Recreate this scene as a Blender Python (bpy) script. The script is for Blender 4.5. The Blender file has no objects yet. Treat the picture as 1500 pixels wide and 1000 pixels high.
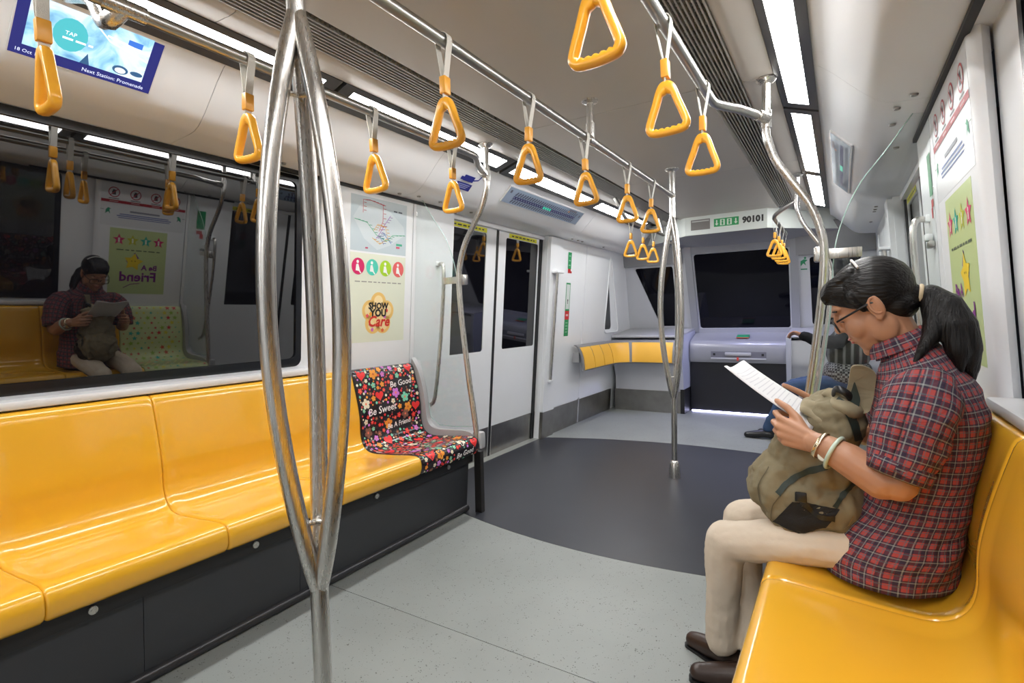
import bpy, bmesh, math, random
from mathutils import Vector, Matrix
from mathutils.geometry import tessellate_polygon
random.seed(7)
scene = bpy.context.scene
C = scene.collection
PI = math.pi

# ------------------------------------------------------------------ camera, world, exposure
cam_d = bpy.data.cameras.new('camera'); cam = bpy.data.objects.new('camera', cam_d); C.objects.link(cam)
cam_d.sensor_width = 36.0; cam_d.lens = 776.4 / 1500 * 36.0; cam_d.clip_start = 0.02
YAW, PITCH, ROLL = .555718, .046186, -.022788
_f = Vector((-math.sin(YAW) * math.cos(PITCH), math.cos(YAW) * math.cos(PITCH), -math.sin(PITCH)))
_r = Vector((math.cos(YAW), math.sin(YAW), 0)); _u = _r.cross(_f)
_r2 = _r * math.cos(ROLL) + _u * math.sin(ROLL); _u2 = -_r * math.sin(ROLL) + _u * math.cos(ROLL)
cam.matrix_world = Matrix(((_r2.x, _u2.x, -_f.x, 0), (_r2.y, _u2.y, -_f.y, 0), (_r2.z, _u2.z, -_f.z, 1.14), (0, 0, 0, 1)))
scene.camera = cam
world = bpy.data.worlds.new('World'); scene.world = world; world.use_nodes = True
world.node_tree.nodes['Background'].inputs[0].default_value = (0.01, 0.011, 0.014, 1)
world.node_tree.nodes['Background'].inputs[1].default_value = 0.3
vs = scene.view_settings
vs.view_transform = 'Standard'; vs.look = 'None'; vs.gamma = 1.0; vs.use_curve_mapping = False
vs.exposure = 0.62
LAMP = 24.0          # radiance of the ceiling diffusers

# ------------------------------------------------------------------ materials
_M = {}
def mat(name, col=(.5, .5, .5), rough=.5, metal=0., spec=.5, ior=1.5, coat=0., coat_r=.05, emit=None, es=0., noise=0., nscale=8., bump=0., bscale=60., sheen=0.):
    if name in _M: return _M[name]
    m = bpy.data.materials.new(name); m.use_nodes = True; nt = m.node_tree; b = nt.nodes['Principled BSDF']
    b.inputs['Base Color'].default_value = (*col, 1); b.inputs['Roughness'].default_value = rough
    b.inputs['Metallic'].default_value = metal; b.inputs['IOR'].default_value = ior
    b.inputs['Specular IOR Level'].default_value = spec
    b.inputs['Coat Weight'].default_value = coat; b.inputs['Coat Roughness'].default_value = coat_r
    b.inputs['Sheen Weight'].default_value = sheen
    if emit: b.inputs['Emission Color'].default_value = (*emit, 1); b.inputs['Emission Strength'].default_value = es
    if noise or bump:
        tc = nt.nodes.new('ShaderNodeTexCoord')
    if noise:
        n = nt.nodes.new('ShaderNodeTexNoise'); n.inputs['Scale'].default_value = nscale; n.inputs['Detail'].default_value = 5
        nt.links.new(tc.outputs['Object'], n.inputs['Vector'])
        mr = nt.nodes.new('ShaderNodeMapRange'); mr.inputs[3].default_value = 1 - noise; mr.inputs[4].default_value = 1 + noise
        nt.links.new(n.outputs['Fac'], mr.inputs[0])
        mx = nt.nodes.new('ShaderNodeMix'); mx.data_type = 'RGBA'; mx.blend_type = 'MULTIPLY'; mx.inputs[0].default_value = 1
        mx.inputs[6].default_value = (*col, 1); nt.links.new(mr.outputs[0], mx.inputs[7])
        nt.links.new(mx.outputs[2], b.inputs['Base Color'])
    if bump:
        n2 = nt.nodes.new('ShaderNodeTexNoise'); n2.inputs['Scale'].default_value = bscale; n2.inputs['Detail'].default_value = 3
        nt.links.new(tc.outputs['Object'], n2.inputs['Vector'])
        bp = nt.nodes.new('ShaderNodeBump'); bp.inputs['Strength'].default_value = bump; bp.inputs['Distance'].default_value = .004
        nt.links.new(n2.outputs['Fac'], bp.inputs['Height']); nt.links.new(bp.outputs[0], b.inputs['Normal'])
    _M[name] = m; return m

def steel(name, col=(.60, .58, .55), rough=.27, stretch=(1, 1, .02)):
    if name in _M: return _M[name]
    m = mat(name, col, rough, metal=1.0); nt = m.node_tree; b = nt.nodes['Principled BSDF']
    tc = nt.nodes.new('ShaderNodeTexCoord'); mp = nt.nodes.new('ShaderNodeMapping'); mp.inputs['Scale'].default_value = stretch
    n = nt.nodes.new('ShaderNodeTexNoise'); n.inputs['Scale'].default_value = 260; n.inputs['Detail'].default_value = 3
    nt.links.new(tc.outputs['Object'], mp.inputs[0]); nt.links.new(mp.outputs[0], n.inputs['Vector'])
    mr = nt.nodes.new('ShaderNodeMapRange'); mr.inputs[3].default_value = rough - .03; mr.inputs[4].default_value = rough + .05
    nt.links.new(n.outputs['Fac'], mr.inputs[0]); nt.links.new(mr.outputs[0], b.inputs['Roughness'])
    return m

WHITE = mat('wall_white_laminate', (.79, .805, .825), .32, noise=.03, nscale=3)
CEIL = mat('ceiling_warm_grey', (.46, .435, .40), .42, noise=.03, nscale=2)
COVE = mat('cove_off_white', (.78, .79, .81), .38, noise=.03, nscale=2)
STEEL = steel('brushed_steel')
STEELH = steel('brushed_steel_lengthwise', (.43, .42, .40), .30, (1, .02, 1))
KICK = mat('stainless_kick_plate', (.33, .32, .30), .34, metal=1., noise=.25, nscale=9)
BLACK = mat('black_rubber', (.008, .008, .009), .5)
FRAMEBLK = mat('black_window_border', (.006, .007, .010), .25)
LAMPFR = mat('dark_grey_lamp_frame', (.055, .057, .062), .35)
GREYP = mat('light_grey_plastic', (.40, .40, .41), .35, coat=.2)
ENDGREY = mat('blue_grey_end_panel', (.28, .285, .31), .35, noise=.04)
ENDLIGHT = mat('pale_end_panel', (.52, .53, .56), .35, noise=.04)
DARKP = mat('charcoal_bench_panel', (.030, .032, .037), .42, noise=.12, nscale=5)
YEL = mat('yellow_gloss_shell', (.80, .42, .026), .2, coat=.6, coat_r=.06, noise=.03, nscale=3)
YELPAD = mat('yellow_pad', (.84, .46, .05), .4)
HANDLE = mat('amber_handle_plastic', (.85, .40, .03), .28, coat=.3)
CLAMP = mat('tan_clamp_plastic', (.78, .36, .04), .35)
RIB = mat('off_white_webbing', (.60, .58, .53), .6, bump=.3, bscale=400)
GLASSD = mat('dark_window_glass', (.003, .003, .004), .015, ior=2.0)
DOORGL = mat('dark_door_glass', (.004, .004, .006), .03, ior=1.7)
FLORAL = mat('black_floral_base', (.012, .006, .010), .2, coat=.5)
STARBASE = mat('pale_green_star_base', (.62, .70, .36), .25, coat=.5)

def glass_clear():
    m = bpy.data.materials.new('clear_screen_glass'); m.use_nodes = True; nt = m.node_tree; nt.nodes.clear()
    o = nt.nodes.new('ShaderNodeOutputMaterial'); t = nt.nodes.new('ShaderNodeBsdfTransparent'); t.inputs[0].default_value = (.955, .975, .968, 1)
    g = nt.nodes.new('ShaderNodeBsdfGlossy'); g.inputs['Roughness'].default_value = .02
    f = nt.nodes.new('ShaderNodeFresnel'); ge = nt.nodes.new('ShaderNodeNewGeometry'); mi = nt.nodes.new('ShaderNodeMix'); mi.inputs[2].default_value = 1.45; mi.inputs[3].default_value = 1 / 1.45
    nt.links.new(ge.outputs['Backfacing'], mi.inputs[0]); nt.links.new(mi.outputs[0], f.inputs[0]); mx = nt.nodes.new('ShaderNodeMixShader')
    nt.links.new(f.outputs[0], mx.inputs[0]); nt.links.new(t.outputs[0], mx.inputs[1]); nt.links.new(g.outputs[0], mx.inputs[2])
    nt.links.new(mx.outputs[0], o.inputs[0]); return m
CLEAR = glass_clear()

def emis(name, col, s):
    return mat(name, (.8, .8, .8), .5, emit=col, es=s)
DIFFUSER = emis('lit_diffuser', (1.0, .995, .985), LAMP)

def floor_mat():
    m = mat('grey_speckled_vinyl', (.4, .4, .4), .42); nt = m.node_tree; b = nt.nodes['Principled BSDF']
    tc = nt.nodes.new('ShaderNodeTexCoord')
    v = nt.nodes.new('ShaderNodeTexVoronoi'); v.inputs['Scale'].default_value = 110; nt.links.new(tc.outputs['Object'], v.inputs['Vector'])
    n0 = nt.nodes.new('ShaderNodeTexNoise'); n0.inputs['Scale'].default_value = 42; nt.links.new(tc.outputs['Object'], n0.inputs['Vector'])
    ad = nt.nodes.new('ShaderNodeMath'); ad.operation = 'MULTIPLY_ADD'; ad.inputs[1].default_value = .9; nt.links.new(n0.outputs['Fac'], ad.inputs[0]); nt.links.new(v.outputs['Distance'], ad.inputs[2])
    r = nt.nodes.new('ShaderNodeValToRGB'); e = r.color_ramp.elements
    e[0].position = .50; e[0].color = (.075, .075, .07, 1); e[1].position = .62; e[1].color = (.245, .26, .25, 1)
    nt.links.new(ad.outputs[0], r.inputs[0])
    n = nt.nodes.new('ShaderNodeTexNoise'); n.inputs['Scale'].default_value = 2.2; n.inputs['Detail'].default_value = 6; nt.links.new(tc.outputs['Object'], n.inputs['Vector'])
    mr = nt.nodes.new('ShaderNodeMapRange'); mr.inputs[3].default_value = .78; mr.inputs[4].default_value = 1.2; nt.links.new(n.outputs['Fac'], mr.inputs[0])
    mx = nt.nodes.new('ShaderNodeMix'); mx.data_type = 'RGBA'; mx.blend_type = 'MULTIPLY'; mx.inputs[0].default_value = 1
    nt.links.new(r.outputs[0], mx.inputs[6]); nt.links.new(mr.outputs[0], mx.inputs[7]); nt.links.new(mx.outputs[2], b.inputs['Base Color'])
    return m
FLOORM = floor_mat()
FLOORD = mat('charcoal_vinyl', (.034, .036, .044), .36, noise=.15, nscale=4)

# ------------------------------------------------------------------ geometry helpers
def tag(o, label=None, cat=None, group=None, kind=None):
    if label: o['label'] = label
    if cat: o['category'] = cat
    if group: o['group'] = group
    if kind: o['kind'] = kind
    return o
def empty(name, loc, label=None, cat=None, group=None, kind=None):
    o = bpy.data.objects.new(name, None); o.empty_display_size = .05; o.location = loc; C.objects.link(o)
    return tag(o, label, cat, group, kind)
def world_loc(o):
    v = Vector(o.location)
    while o.parent: 
        o = o.parent; v = v + Vector(o.location)
    return v
def link_mesh(name, me, mats, parent=None, smooth=False):
    if not isinstance(mats, (list, tuple)): mats = [mats]
    for m in mats: me.materials.append(m)
    vs_ = me.vertices
    if len(vs_):
        xs = [v.co.x for v in vs_]; ys = [v.co.y for v in vs_]; zs = [v.co.z for v in vs_]
        c = Vector(((min(xs) + max(xs)) / 2, (min(ys) + max(ys)) / 2, min(zs)))
    else: c = Vector((0, 0, 0))
    me.transform(Matrix.Translation(-c))
    if smooth:
        for p in me.polygons: p.use_smooth = True
    o = bpy.data.objects.new(name, me); C.objects.link(o)
    o.location = c
    if parent is not None:
        o.parent = parent; o.location = c - world_loc(parent)
    return o
def mesh(name, verts, faces, mats, parent=None, smooth=False, uvs=None, midx=None):
    me = bpy.data.meshes.new(name); me.from_pydata([tuple(v) for v in verts], [], faces)
    if uvs is not None:
        ul = me.uv_layers.new(name='UVMap')
        for p in me.polygons:
            for li, vi in zip(p.loop_indices, p.vertices): ul.data[li].uv = uvs[vi]
    if midx is not None:
        for p, i in zip(me.polygons, midx): p.material_index = i
    me.update()
    return link_mesh(name, me, mats, parent, smooth)
def bm_obj(name, bm, mats, parent=None, smooth=False):
    me = bpy.data.meshes.new(name); bmesh.ops.recalc_face_normals(bm, faces=bm.faces); bm.to_mesh(me); bm.free()
    return link_mesh(name, me, mats, parent, smooth)
def autosmooth(o, ang=.7):
    me = o.data
    for p in me.polygons: p.use_smooth = True
    bm = bmesh.new(); bm.from_mesh(me)
    for e in bm.edges:
        if len(e.link_faces) == 2 and e.calc_face_angle(0) > ang: e.smooth = False
    bm.to_mesh(me); bm.free(); return o
def box(name, x0, x1, y0, y1, z0, z1, m, parent=None, bev=0.0):
    bm = bmesh.new(); bmesh.ops.create_cube(bm, size=1)
    for v in bm.verts: v.co = Vector(((x0 + x1) / 2 + v.co.x * (x1 - x0), (y0 + y1) / 2 + v.co.y * (y1 - y0), (z0 + z1) / 2 + v.co.z * (z1 - z0)))
    if bev: bmesh.ops.bevel(bm, geom=bm.edges[:], offset=bev, segments=2, affect='EDGES', profile=.5)
    o = bm_obj(name, bm, m, parent)
    return autosmooth(o, .5) if bev else o
def sweep_rings(pts, closed=False):
    pts = [Vector(p) for p in pts]; n = len(pts); T = []
    for i in range(n):
        a = pts[(i - 1) % n] if (closed or i) else pts[0]; b = pts[(i + 1) % n] if (closed or i < n - 1) else pts[-1]
        T.append((b - a).normalized())
    up = Vector((0, 0, 1)) if abs(T[0].z) < .9 else Vector((0, 1, 0))
    u = (up - T[0] * up.dot(T[0])).normalized(); fr = []
    for i in range(n):
        u = (u - T[i] * u.dot(T[i])).normalized(); fr.append((pts[i], u.copy(), T[i].cross(u)))
    return fr
def tube_geo(pts, r, n=12, closed=False, caps=True):
    fr = sweep_rings(pts, closed); V = []; F = []; k = len(fr)
    rr = r if isinstance(r, (list, tuple)) else [r] * k
    for (p, u, w), ri in zip(fr, rr):
        ru, rw = ri if isinstance(ri, tuple) else (ri, ri)
        for j in range(n):
            a = 2 * PI * j / n; V.append(p + u * math.cos(a) * ru + w * math.sin(a) * rw)
    for i in range(k if closed else k - 1):
        for j in range(n):
            a, b = i * n + j, i * n + (j + 1) % n; c, d = ((i + 1) % k) * n + (j + 1) % n, ((i + 1) % k) * n + j
            F.append((a, b, c, d))
    if caps and not closed: F.append(tuple(range(n - 1, -1, -1))); F.append(tuple((k - 1) * n + j for j in range(n)))
    return V, F
def tube(name, pts, r, m, parent=None, n=12, closed=False):
    V, F = tube_geo(pts, r, n, closed); o = mesh(name, V, F, m, parent)
    return autosmooth(o, .9)
def spline(pts, k=6):
    pts = [Vector(p) for p in pts]; P = [2 * pts[0] - pts[1]] + pts + [2 * pts[-1] - pts[-2]]; out = []
    for i in range(1, len(P) - 2):
        a, b, c, d = P[i - 1:i + 3]
        for j in range(k):
            t = j / k; out.append(.5 * ((2 * b) + (c - a) * t + (2 * a - 5 * b + 4 * c - d) * t * t + (3 * b - a - 3 * c + d) * t ** 3))
    out.append(pts[-1]); return out
def spl2(pts, k=6): return [(v.x, v.y) for v in spline([(a, b, 0) for a, b in pts], k)]
def lathe(name, prof, cx, cy, m, parent=None, n=20):
    V = []; F = []
    for r, z in prof:
        for j in range(n): a = 2 * PI * j / n; V.append((cx + r * math.cos(a), cy + r * math.sin(a), z))
    for i in range(len(prof) - 1):
        for j in range(n): F.append((i * n + j, i * n + (j + 1) % n, (i + 1) * n + (j + 1) % n, (i + 1) * n + j))
    F.append(tuple(range(n - 1, -1, -1))); F.append(tuple((len(prof) - 1) * n + j for j in range(n)))
    return autosmooth(mesh(name, V, F, m, parent), .6)
def plate(name, outer, holes, fmap, th, m, parent=None):
    """flat plate with holes; fmap(u,v,w) -> point, w=0 front, w=th back"""
    loops = [list(outer)] + [list(h) for h in holes]
    tris = tessellate_polygon([[Vector((a, b, 0)) for a, b in L] for L in loops])
    flat = [p for L in loops for p in L]; N = len(flat)
    V = [fmap(a, b, 0) for a, b in flat] + [fmap(a, b, th) for a, b in flat]
    F = [tuple(t) for t in tris] + [tuple(i + N for i in reversed(t)) for t in tris]; o = 0
    for L in loops:
        k = len(L)
        for i in range(k): a, b = o + i, o + (i + 1) % k; F.append((a, b, b + N, a + N))
        o += k
    me = bpy.data.meshes.new(name); me.from_pydata([tuple(v) for v in V], [], F); bm = bmesh.new(); bm.from_mesh(me)
    bpy.data.meshes.remove(me)
    return bm_obj(name, bm, m, parent)
def rrect(u0, u1, v0, v1, r, k=5):
    out = []
    for cx, cy, a0 in ((u1 - r, v1 - r, 0), (u0 + r, v1 - r, PI / 2), (u0 + r, v0 + r, PI), (u1 - r, v0 + r, 1.5 * PI)):
        for i in range(k + 1): a = a0 + PI / 2 * i / k; out.append((cx + r * math.cos(a), cy + r * math.sin(a)))
    return out
def rpoly(pts, r, k=5):
    out = []; n = len(pts)
    for i in range(n):
        p = Vector((*pts[i], 0)); a = (Vector((*pts[i - 1], 0)) - p); b = (Vector((*pts[(i + 1) % n], 0)) - p)
        d = min(r, a.length * .45, b.length * .45); A = p + a.normalized() * d; B = p + b.normalized() * d
        for j in range(k + 1):
            t = j / k; q = A * (1 - t) ** 2 + p * 2 * t * (1 - t) + B * t * t; out.append((q.x, q.y))
    return out
def prism(name, prof, y0, y1, m, parent=None, sx=None, smooth=.5):
    """closed profile of (x,z) points run along y"""
    k = len(prof); V = [(x, y0, z) for x, z in prof] + [(x, y1, z) for x, z in prof]
    F = [(i, (i + 1) % k, (i + 1) % k + k, i + k) for i in range(k)] + [tuple(range(k - 1, -1, -1)), tuple(range(k, 2 * k))]
    bm = bmesh.new(); me = bpy.data.meshes.new('t'); me.from_pydata(V, [], F); bm.from_mesh(me); bpy.data.meshes.remove(me)
    o = bm_obj(name, bm, m, parent); return autosmooth(o, smooth) if smooth else o
def copy_tree(o, parent=None):
    c = o.copy(); C.objects.link(c); c.parent = parent
    for ch in [x for x in o.children]: copy_tree(ch, c)
    return c

# printed marks: flat shapes collected by colour, mapped onto a surface
def text2d(s, size=1., align='CENTER', bold=0., shear=0.):
    cu = bpy.data.curves.new('t', 'FONT'); cu.body = s; cu.size = size; cu.align_x = align; cu.align_y = 'CENTER'; cu.offset = bold; cu.shear = shear; cu.resolution_u = 2
    o = bpy.data.objects.new('t', cu); C.objects.link(o)
    dg = bpy.context.evaluated_depsgraph_get(); me = bpy.data.meshes.new_from_object(o.evaluated_get(dg))
    V = [(v.co.x, v.co.y) for v in me.vertices]; F = [tuple(p.vertices) for p in me.polygons]
    bpy.data.objects.remove(o); bpy.data.curves.remove(cu); bpy.data.meshes.remove(me); return V, F
def fan(P):
    t = tessellate_polygon([[Vector((a, b, 0)) for a, b in P]]); return list(P), [tuple(x) for x in t]
def disc(rx, ry=None, k=18): ry = ry or rx; return fan([(rx * math.cos(2 * PI * i / k), ry * math.sin(2 * PI * i / k)) for i in range(k)])
def star(r, r2=None, k=5): r2 = r2 or r * .45; return fan([((r if i % 2 == 0 else r2) * math.sin(PI * i / k), (r if i % 2 == 0 else r2) * math.cos(PI * i / k)) for i in range(2 * k)])
def heart(r): return fan([(r * math.sin(t) ** 3, r * (13 * math.cos(t) - 5 * math.cos(2 * t) - 2 * math.cos(3 * t) - math.cos(4 * t)) / 16) for t in [2 * PI * i / 26 for i in range(26)]])
def flower(r, k=5): return fan([(r * (.60 + .40 * abs(math.cos(k * t / 2)) ** .7) * math.sin(t), r * (.60 + .40 * abs(math.cos(k * t / 2)) ** .7) * math.cos(t)) for t in [2 * PI * i / 50 for i in range(50)]])
def rect(w, h): return [(-w / 2, -h / 2), (w / 2, -h / 2), (w / 2, h / 2), (-w / 2, h / 2)], [(0, 1, 2, 3)]
def stroke(pts, w):
    V = []; F = []
    for i, p in enumerate(pts):
        a = pts[max(0, i - 1)]; b = pts[min(len(pts) - 1, i + 1)]; d = Vector((b[0] - a[0], b[1] - a[1])); d = d.normalized() if d.length else Vector((1, 0))
        V += [(p[0] - d.y * w / 2, p[1] + d.x * w / 2), (p[0] + d.y * w / 2, p[1] - d.x * w / 2)]
    F = [(2 * i, 2 * i + 1, 2 * i + 3, 2 * i + 2) for i in range(len(pts) - 1)]; return V, F
def words(total, h, n, seed=1):
    # a line of print too small to read: little bars of word length
    r = random.Random(seed); w = [r.uniform(.5, 1.2) for _ in range(n)]; k = total / (sum(w) + .3 * (n - 1)); V = []; F = []; x = -total / 2
    for q in w:
        o = len(V); V += [(x, -h / 2), (x + q * k, -h / 2), (x + q * k, h / 2), (x, h / 2)]; F.append((o, o + 1, o + 2, o + 3)); x += (q + .3) * k
    return V, F
class Print:
    def __init__(s): s.V = []; s.F = []; s.I = []; s.m = []
    def add(s, shape, col, at=(0, 0), rot=0., layer=1, sc=(1, 1), mt=None):
        key = mt or mat('print_%02d%02d%02d' % tuple(int(c * 99) for c in col), col, .45)
        if key not in s.m: s.m.append(key)
        i = s.m.index(key); o = len(s.V); c_, n_ = math.cos(rot), math.sin(rot)
        for x, y in shape[0]:
            x *= sc[0]; y *= sc[1]; s.V.append((at[0] + x * c_ - y * n_, at[1] + x * n_ + y * c_, layer))
        for f in shape[1]: s.F.append(tuple(o + k for k in f)); s.I.append(i)
    def build(s, name, fmap, parent=None, step=.0005):
        return mesh(name, [fmap(u, v, l * step) for u, v, l in s.V], s.F, s.m, parent, midx=s.I)

XC = -.98
def SX(s, d): return XC + s * d
def wall_d(z): return 1.41 - .081 * z
def wmap(s, off=0.):          # (y,z,w) on the leaning side wall, w outwards
    return lambda y, z, w: Vector((SX(s, wall_d(z) + off + w), y, z))
SIDES = ((-1, 'left'), (1, 'right'))

# organic bodies: overlapping solids fused into one skin by a voxel remesh
def limb_into(bm, pts, rad, n=14):
    V, F = tube_geo(pts, rad, n); vs_ = [bm.verts.new(v) for v in V]
    for f in F: bm.faces.new([vs_[i] for i in f])
    for p, r in zip(pts, rad):
        if isinstance(r, tuple): continue
        bmesh.ops.create_icosphere(bm, subdivisions=2, radius=r * .995, matrix=Matrix.Translation(Vector(p)))
def ell_into(bm, c, r, rot=None):
    mt = Matrix.Translation(Vector(c)) @ (rot.to_4x4() if rot else Matrix.Identity(4)) @ Matrix.Diagonal((r[0], r[1], r[2], 1))
    bmesh.ops.create_icosphere(bm, subdivisions=3, radius=1, matrix=mt)
def organic(name, build, voxel, m, parent=None, smooth=4, disp=None):
    bm = bmesh.new(); build(bm); me = bpy.data.meshes.new('t'); bmesh.ops.recalc_face_normals(bm, faces=bm.faces); bm.to_mesh(me); bm.free()
    o = bpy.data.objects.new('t', me); C.objects.link(o)
    r = o.modifiers.new('r', 'REMESH'); r.mode = 'VOXEL'; r.voxel_size = voxel
    if smooth: s = o.modifiers.new('s', 'SMOOTH'); s.iterations = smooth; s.factor = .5
    if disp:
        tx = bpy.data.textures.new('w', 'CLOUDS'); tx.noise_scale = disp[1]; tx.noise_depth = 2
        d = o.modifiers.new('d', 'DISPLACE'); d.texture = tx; d.strength = disp[0]; d.mid_level = .5
    dg = bpy.context.evaluated_depsgraph_get(); res = bpy.data.meshes.new_from_object(o.evaluated_get(dg)); res.name = name
    bpy.data.objects.remove(o); bpy.data.meshes.remove(me); res.materials.clear()
    return link_mesh(name, res, m, parent, True)

# ================================================================== SETTING
Y0, Y1 = -2.6, 6.62
# ---- floor
floor = box('floor', -2.52, .56, Y0, Y1, -.06, -.008, mat('joint_dark', (.03, .03, .03), .6))
tag(floor, 'grey speckled vinyl train floor with a charcoal door zone', 'floor', kind='structure')
def near_arc(x): return 2.30 + .165 * (x - XC) ** 2
def far_arc(x): return 4.65 - .15 * (x - XC) ** 2
def fmapz(u, v, w): return Vector((u, v, -w))
XS = [-2.40 + i * (2.84 / 24) for i in range(25)]
plate('floor_sheet', [(-2.40, Y0), (.44, Y0), (.44, 1.478), (-2.40, 1.478)], [], fmapz, .008, FLOORM, floor)
plate('floor_sheet', [(-2.40, 1.481), (.44, 1.481)] + [(x, near_arc(x) - .001) for x in reversed(XS)], [], fmapz, .008, FLOORM, floor)
plate('floor_sheet', [(x, near_arc(x) + .001) for x in XS] + [(x, far_arc(x) - .001) for x in reversed(XS)], [], fmapz, .008, FLOORD, floor)
plate('floor_sheet', [(x, far_arc(x) + .001) for x in XS] + [(.44, Y1), (-2.40, Y1)], [], fmapz, .008, FLOORM, floor)
for s, nm in SIDES:
    a, b = sorted((SX(s, 1.405), SX(s, 1.50)))
    th = box('door_threshold', a, b, 2.9, 4.28, -.008, .004, mat('threshold_aluminium', (.52, .53, .50), .45, metal=.6), floor)

# ---- ceiling: centre panels, grilles, shoulders, coves
ceil = box('ceiling', -2.45, .49, Y0, Y1, 2.17, 2.21, CEIL)
tag(ceil, 'warm grey train ceiling with coves and air grilles', 'ceiling', kind='structure')
cuts = [Y0, -1.95, -.45, 1.0, 2.47, 3.95, 5.42, 6.3]
for a, b in zip(cuts[:-1], cuts[1:]):
    prism('ceiling_panel', [(XC - .475, 2.135), (XC - .46, 2.12), (XC + .46, 2.12), (XC + .475, 2.135), (XC + .475, 2.165), (XC - .475, 2.165)], a + .0015, b - .0015, CEIL, ceil, smooth=None)
    for s, nm in SIDES:
        P = [(SX(s, d), z) for d, z in ((.615, 2.15), (.615, 2.118), (.63, 2.108), (.66, 2.106), (.74, 2.11), (.74, 2.165), (.615, 2.165))]
        prism('ceiling_shoulder', P, a + .0015, b - .0015, CEIL, ceil, smooth=.6)
cove_prof = [(.888, 2.066)] + spl2([(.905, 2.058), (.95, 2.02), (1.02, 1.95), (1.065, 1.908), (1.11, 1.880), (1.17, 1.870), (1.34, 1.862)], 4) + [(1.36, 1.90), (1.32, 2.02), (1.0, 2.165), (.888, 2.165)]
ccuts = [Y0, -1.3, 1.12, 2.36, 4.55, 6.45]
for a, b in zip(ccuts[:-1], ccuts[1:]):
    for s, nm in SIDES:
        prism('cove_panel', [(SX(s, d), z) for d, z in cove_prof], a + .0012, b - .0012, COVE, ceil, smooth=.6)
GR = mat('grille_grey', (.30, .29, .27), .4); GRD = mat('grille_shadow_gap', (.02, .02, .02), .7)
for s, nm in SIDES:
    a, b = sorted((SX(s, .475), SX(s, .615)))
    box('grille_backing', a, b, Y0, 5.6, 2.152, 2.162, GRD, ceil)
    for k in range(9):
        d = .484 + k * .0155; a, b = sorted((SX(s, d), SX(s, d + .006)))
        box('grille_slat', a, b, Y0, 5.6, 2.118 - .0012 * k, 2.14, GR, ceil)
    V = []; F = []
    for k in range(int((5.6 - Y0) / .02)):
        y = Y0 + k * .02; a, b = sorted((SX(s, .48), SX(s, .612))); o = len(V)
        V += [(a, y, 2.13), (b, y, 2.122), (b, y + .005, 2.122), (a, y + .005, 2.13), (a, y, 2.145), (b, y, 2.145), (b, y + .005, 2.145), (a, y + .005, 2.145)]
        F += [(o, o + 1, o + 2, o + 3), (o, o + 4, o + 5, o + 1), (o + 3, o + 2, o + 6, o + 7)]
    tag(mesh('grille_crossbars', V, F, GR, ceil), kind='stuff')
    # screws in the cove soffit
    for y in (1.55, 2.30, 2.42, 2.62, 3.0, 4.62, 4.75, 4.85, 5.4):
        x = SX(s, 1.19 if y not in (2.42, 2.62) else 1.15)
        bm = bmesh.new(); bmesh.ops.create_cone(bm, cap_ends=True, segments=12, radius1=.010, radius2=.012, depth=.006, matrix=Matrix.Translation((x, y, 1.8645)))
        bm_obj('cover_screw', bm, KICK, ceil)

# ---- ceiling lights
lamps = [(-2.52, -1.42), (-1.30, 0.0), (.13, 1.46), (1.60, 2.81), (2.96, 4.22), (4.34, 5.60)]
lname = {-1: ['behind the camera end, left row', 'left row behind the camera', 'over the left bench above the TV screen', 'left row above the CCTV sign', 'left row above the route display', 'left row nearest the train front'],
         1: ['behind the camera end, right row', 'right row behind the camera', 'right row over the reading woman, nearest', 'right row just before the bent rail', 'right row beside the right route display', 'right row nearest the train front']}
for s, nm in SIDES:
    for (a, b), w in zip(lamps, lname[s]):
        t = empty('ceiling_light', (SX(s, .82), (a + b) / 2, 2.09), 'long white fluorescent ceiling light, ' + w, 'ceiling light', 'ceiling light strips')
        P = lambda d0, d1, z0, z1, y0, y1, n, m: box(n, *sorted((SX(s, d0), SX(s, d1))), y0, y1, z0, z1, m, t)
        Q = lambda n, pr_, y0, y1, m: prism(n, [(SX(s, d), z) for d, z in pr_], y0, y1, m, t, smooth=None)
        Q('frame_rail', [(.742, 2.108), (.770, 2.099), (.770, 2.15), (.742, 2.15)], a - .06, b + .06, LAMPFR)
        Q('frame_rail', [(.852, 2.071), (.888, 2.060), (.888, 2.15), (.852, 2.15)], a - .06, b + .06, LAMPFR)
        for e0, e1 in ((a - .06, a), (b, b + .06)): Q('frame_end', [(.770, 2.099), (.852, 2.071), (.852, 2.15), (.770, 2.15)], e0, e1, LAMPFR)
        Q('diffuser', [(.770, 2.101), (.852, 2.073), (.852, 2.09), (.770, 2.12)], a, b, DIFFUSER)

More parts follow.
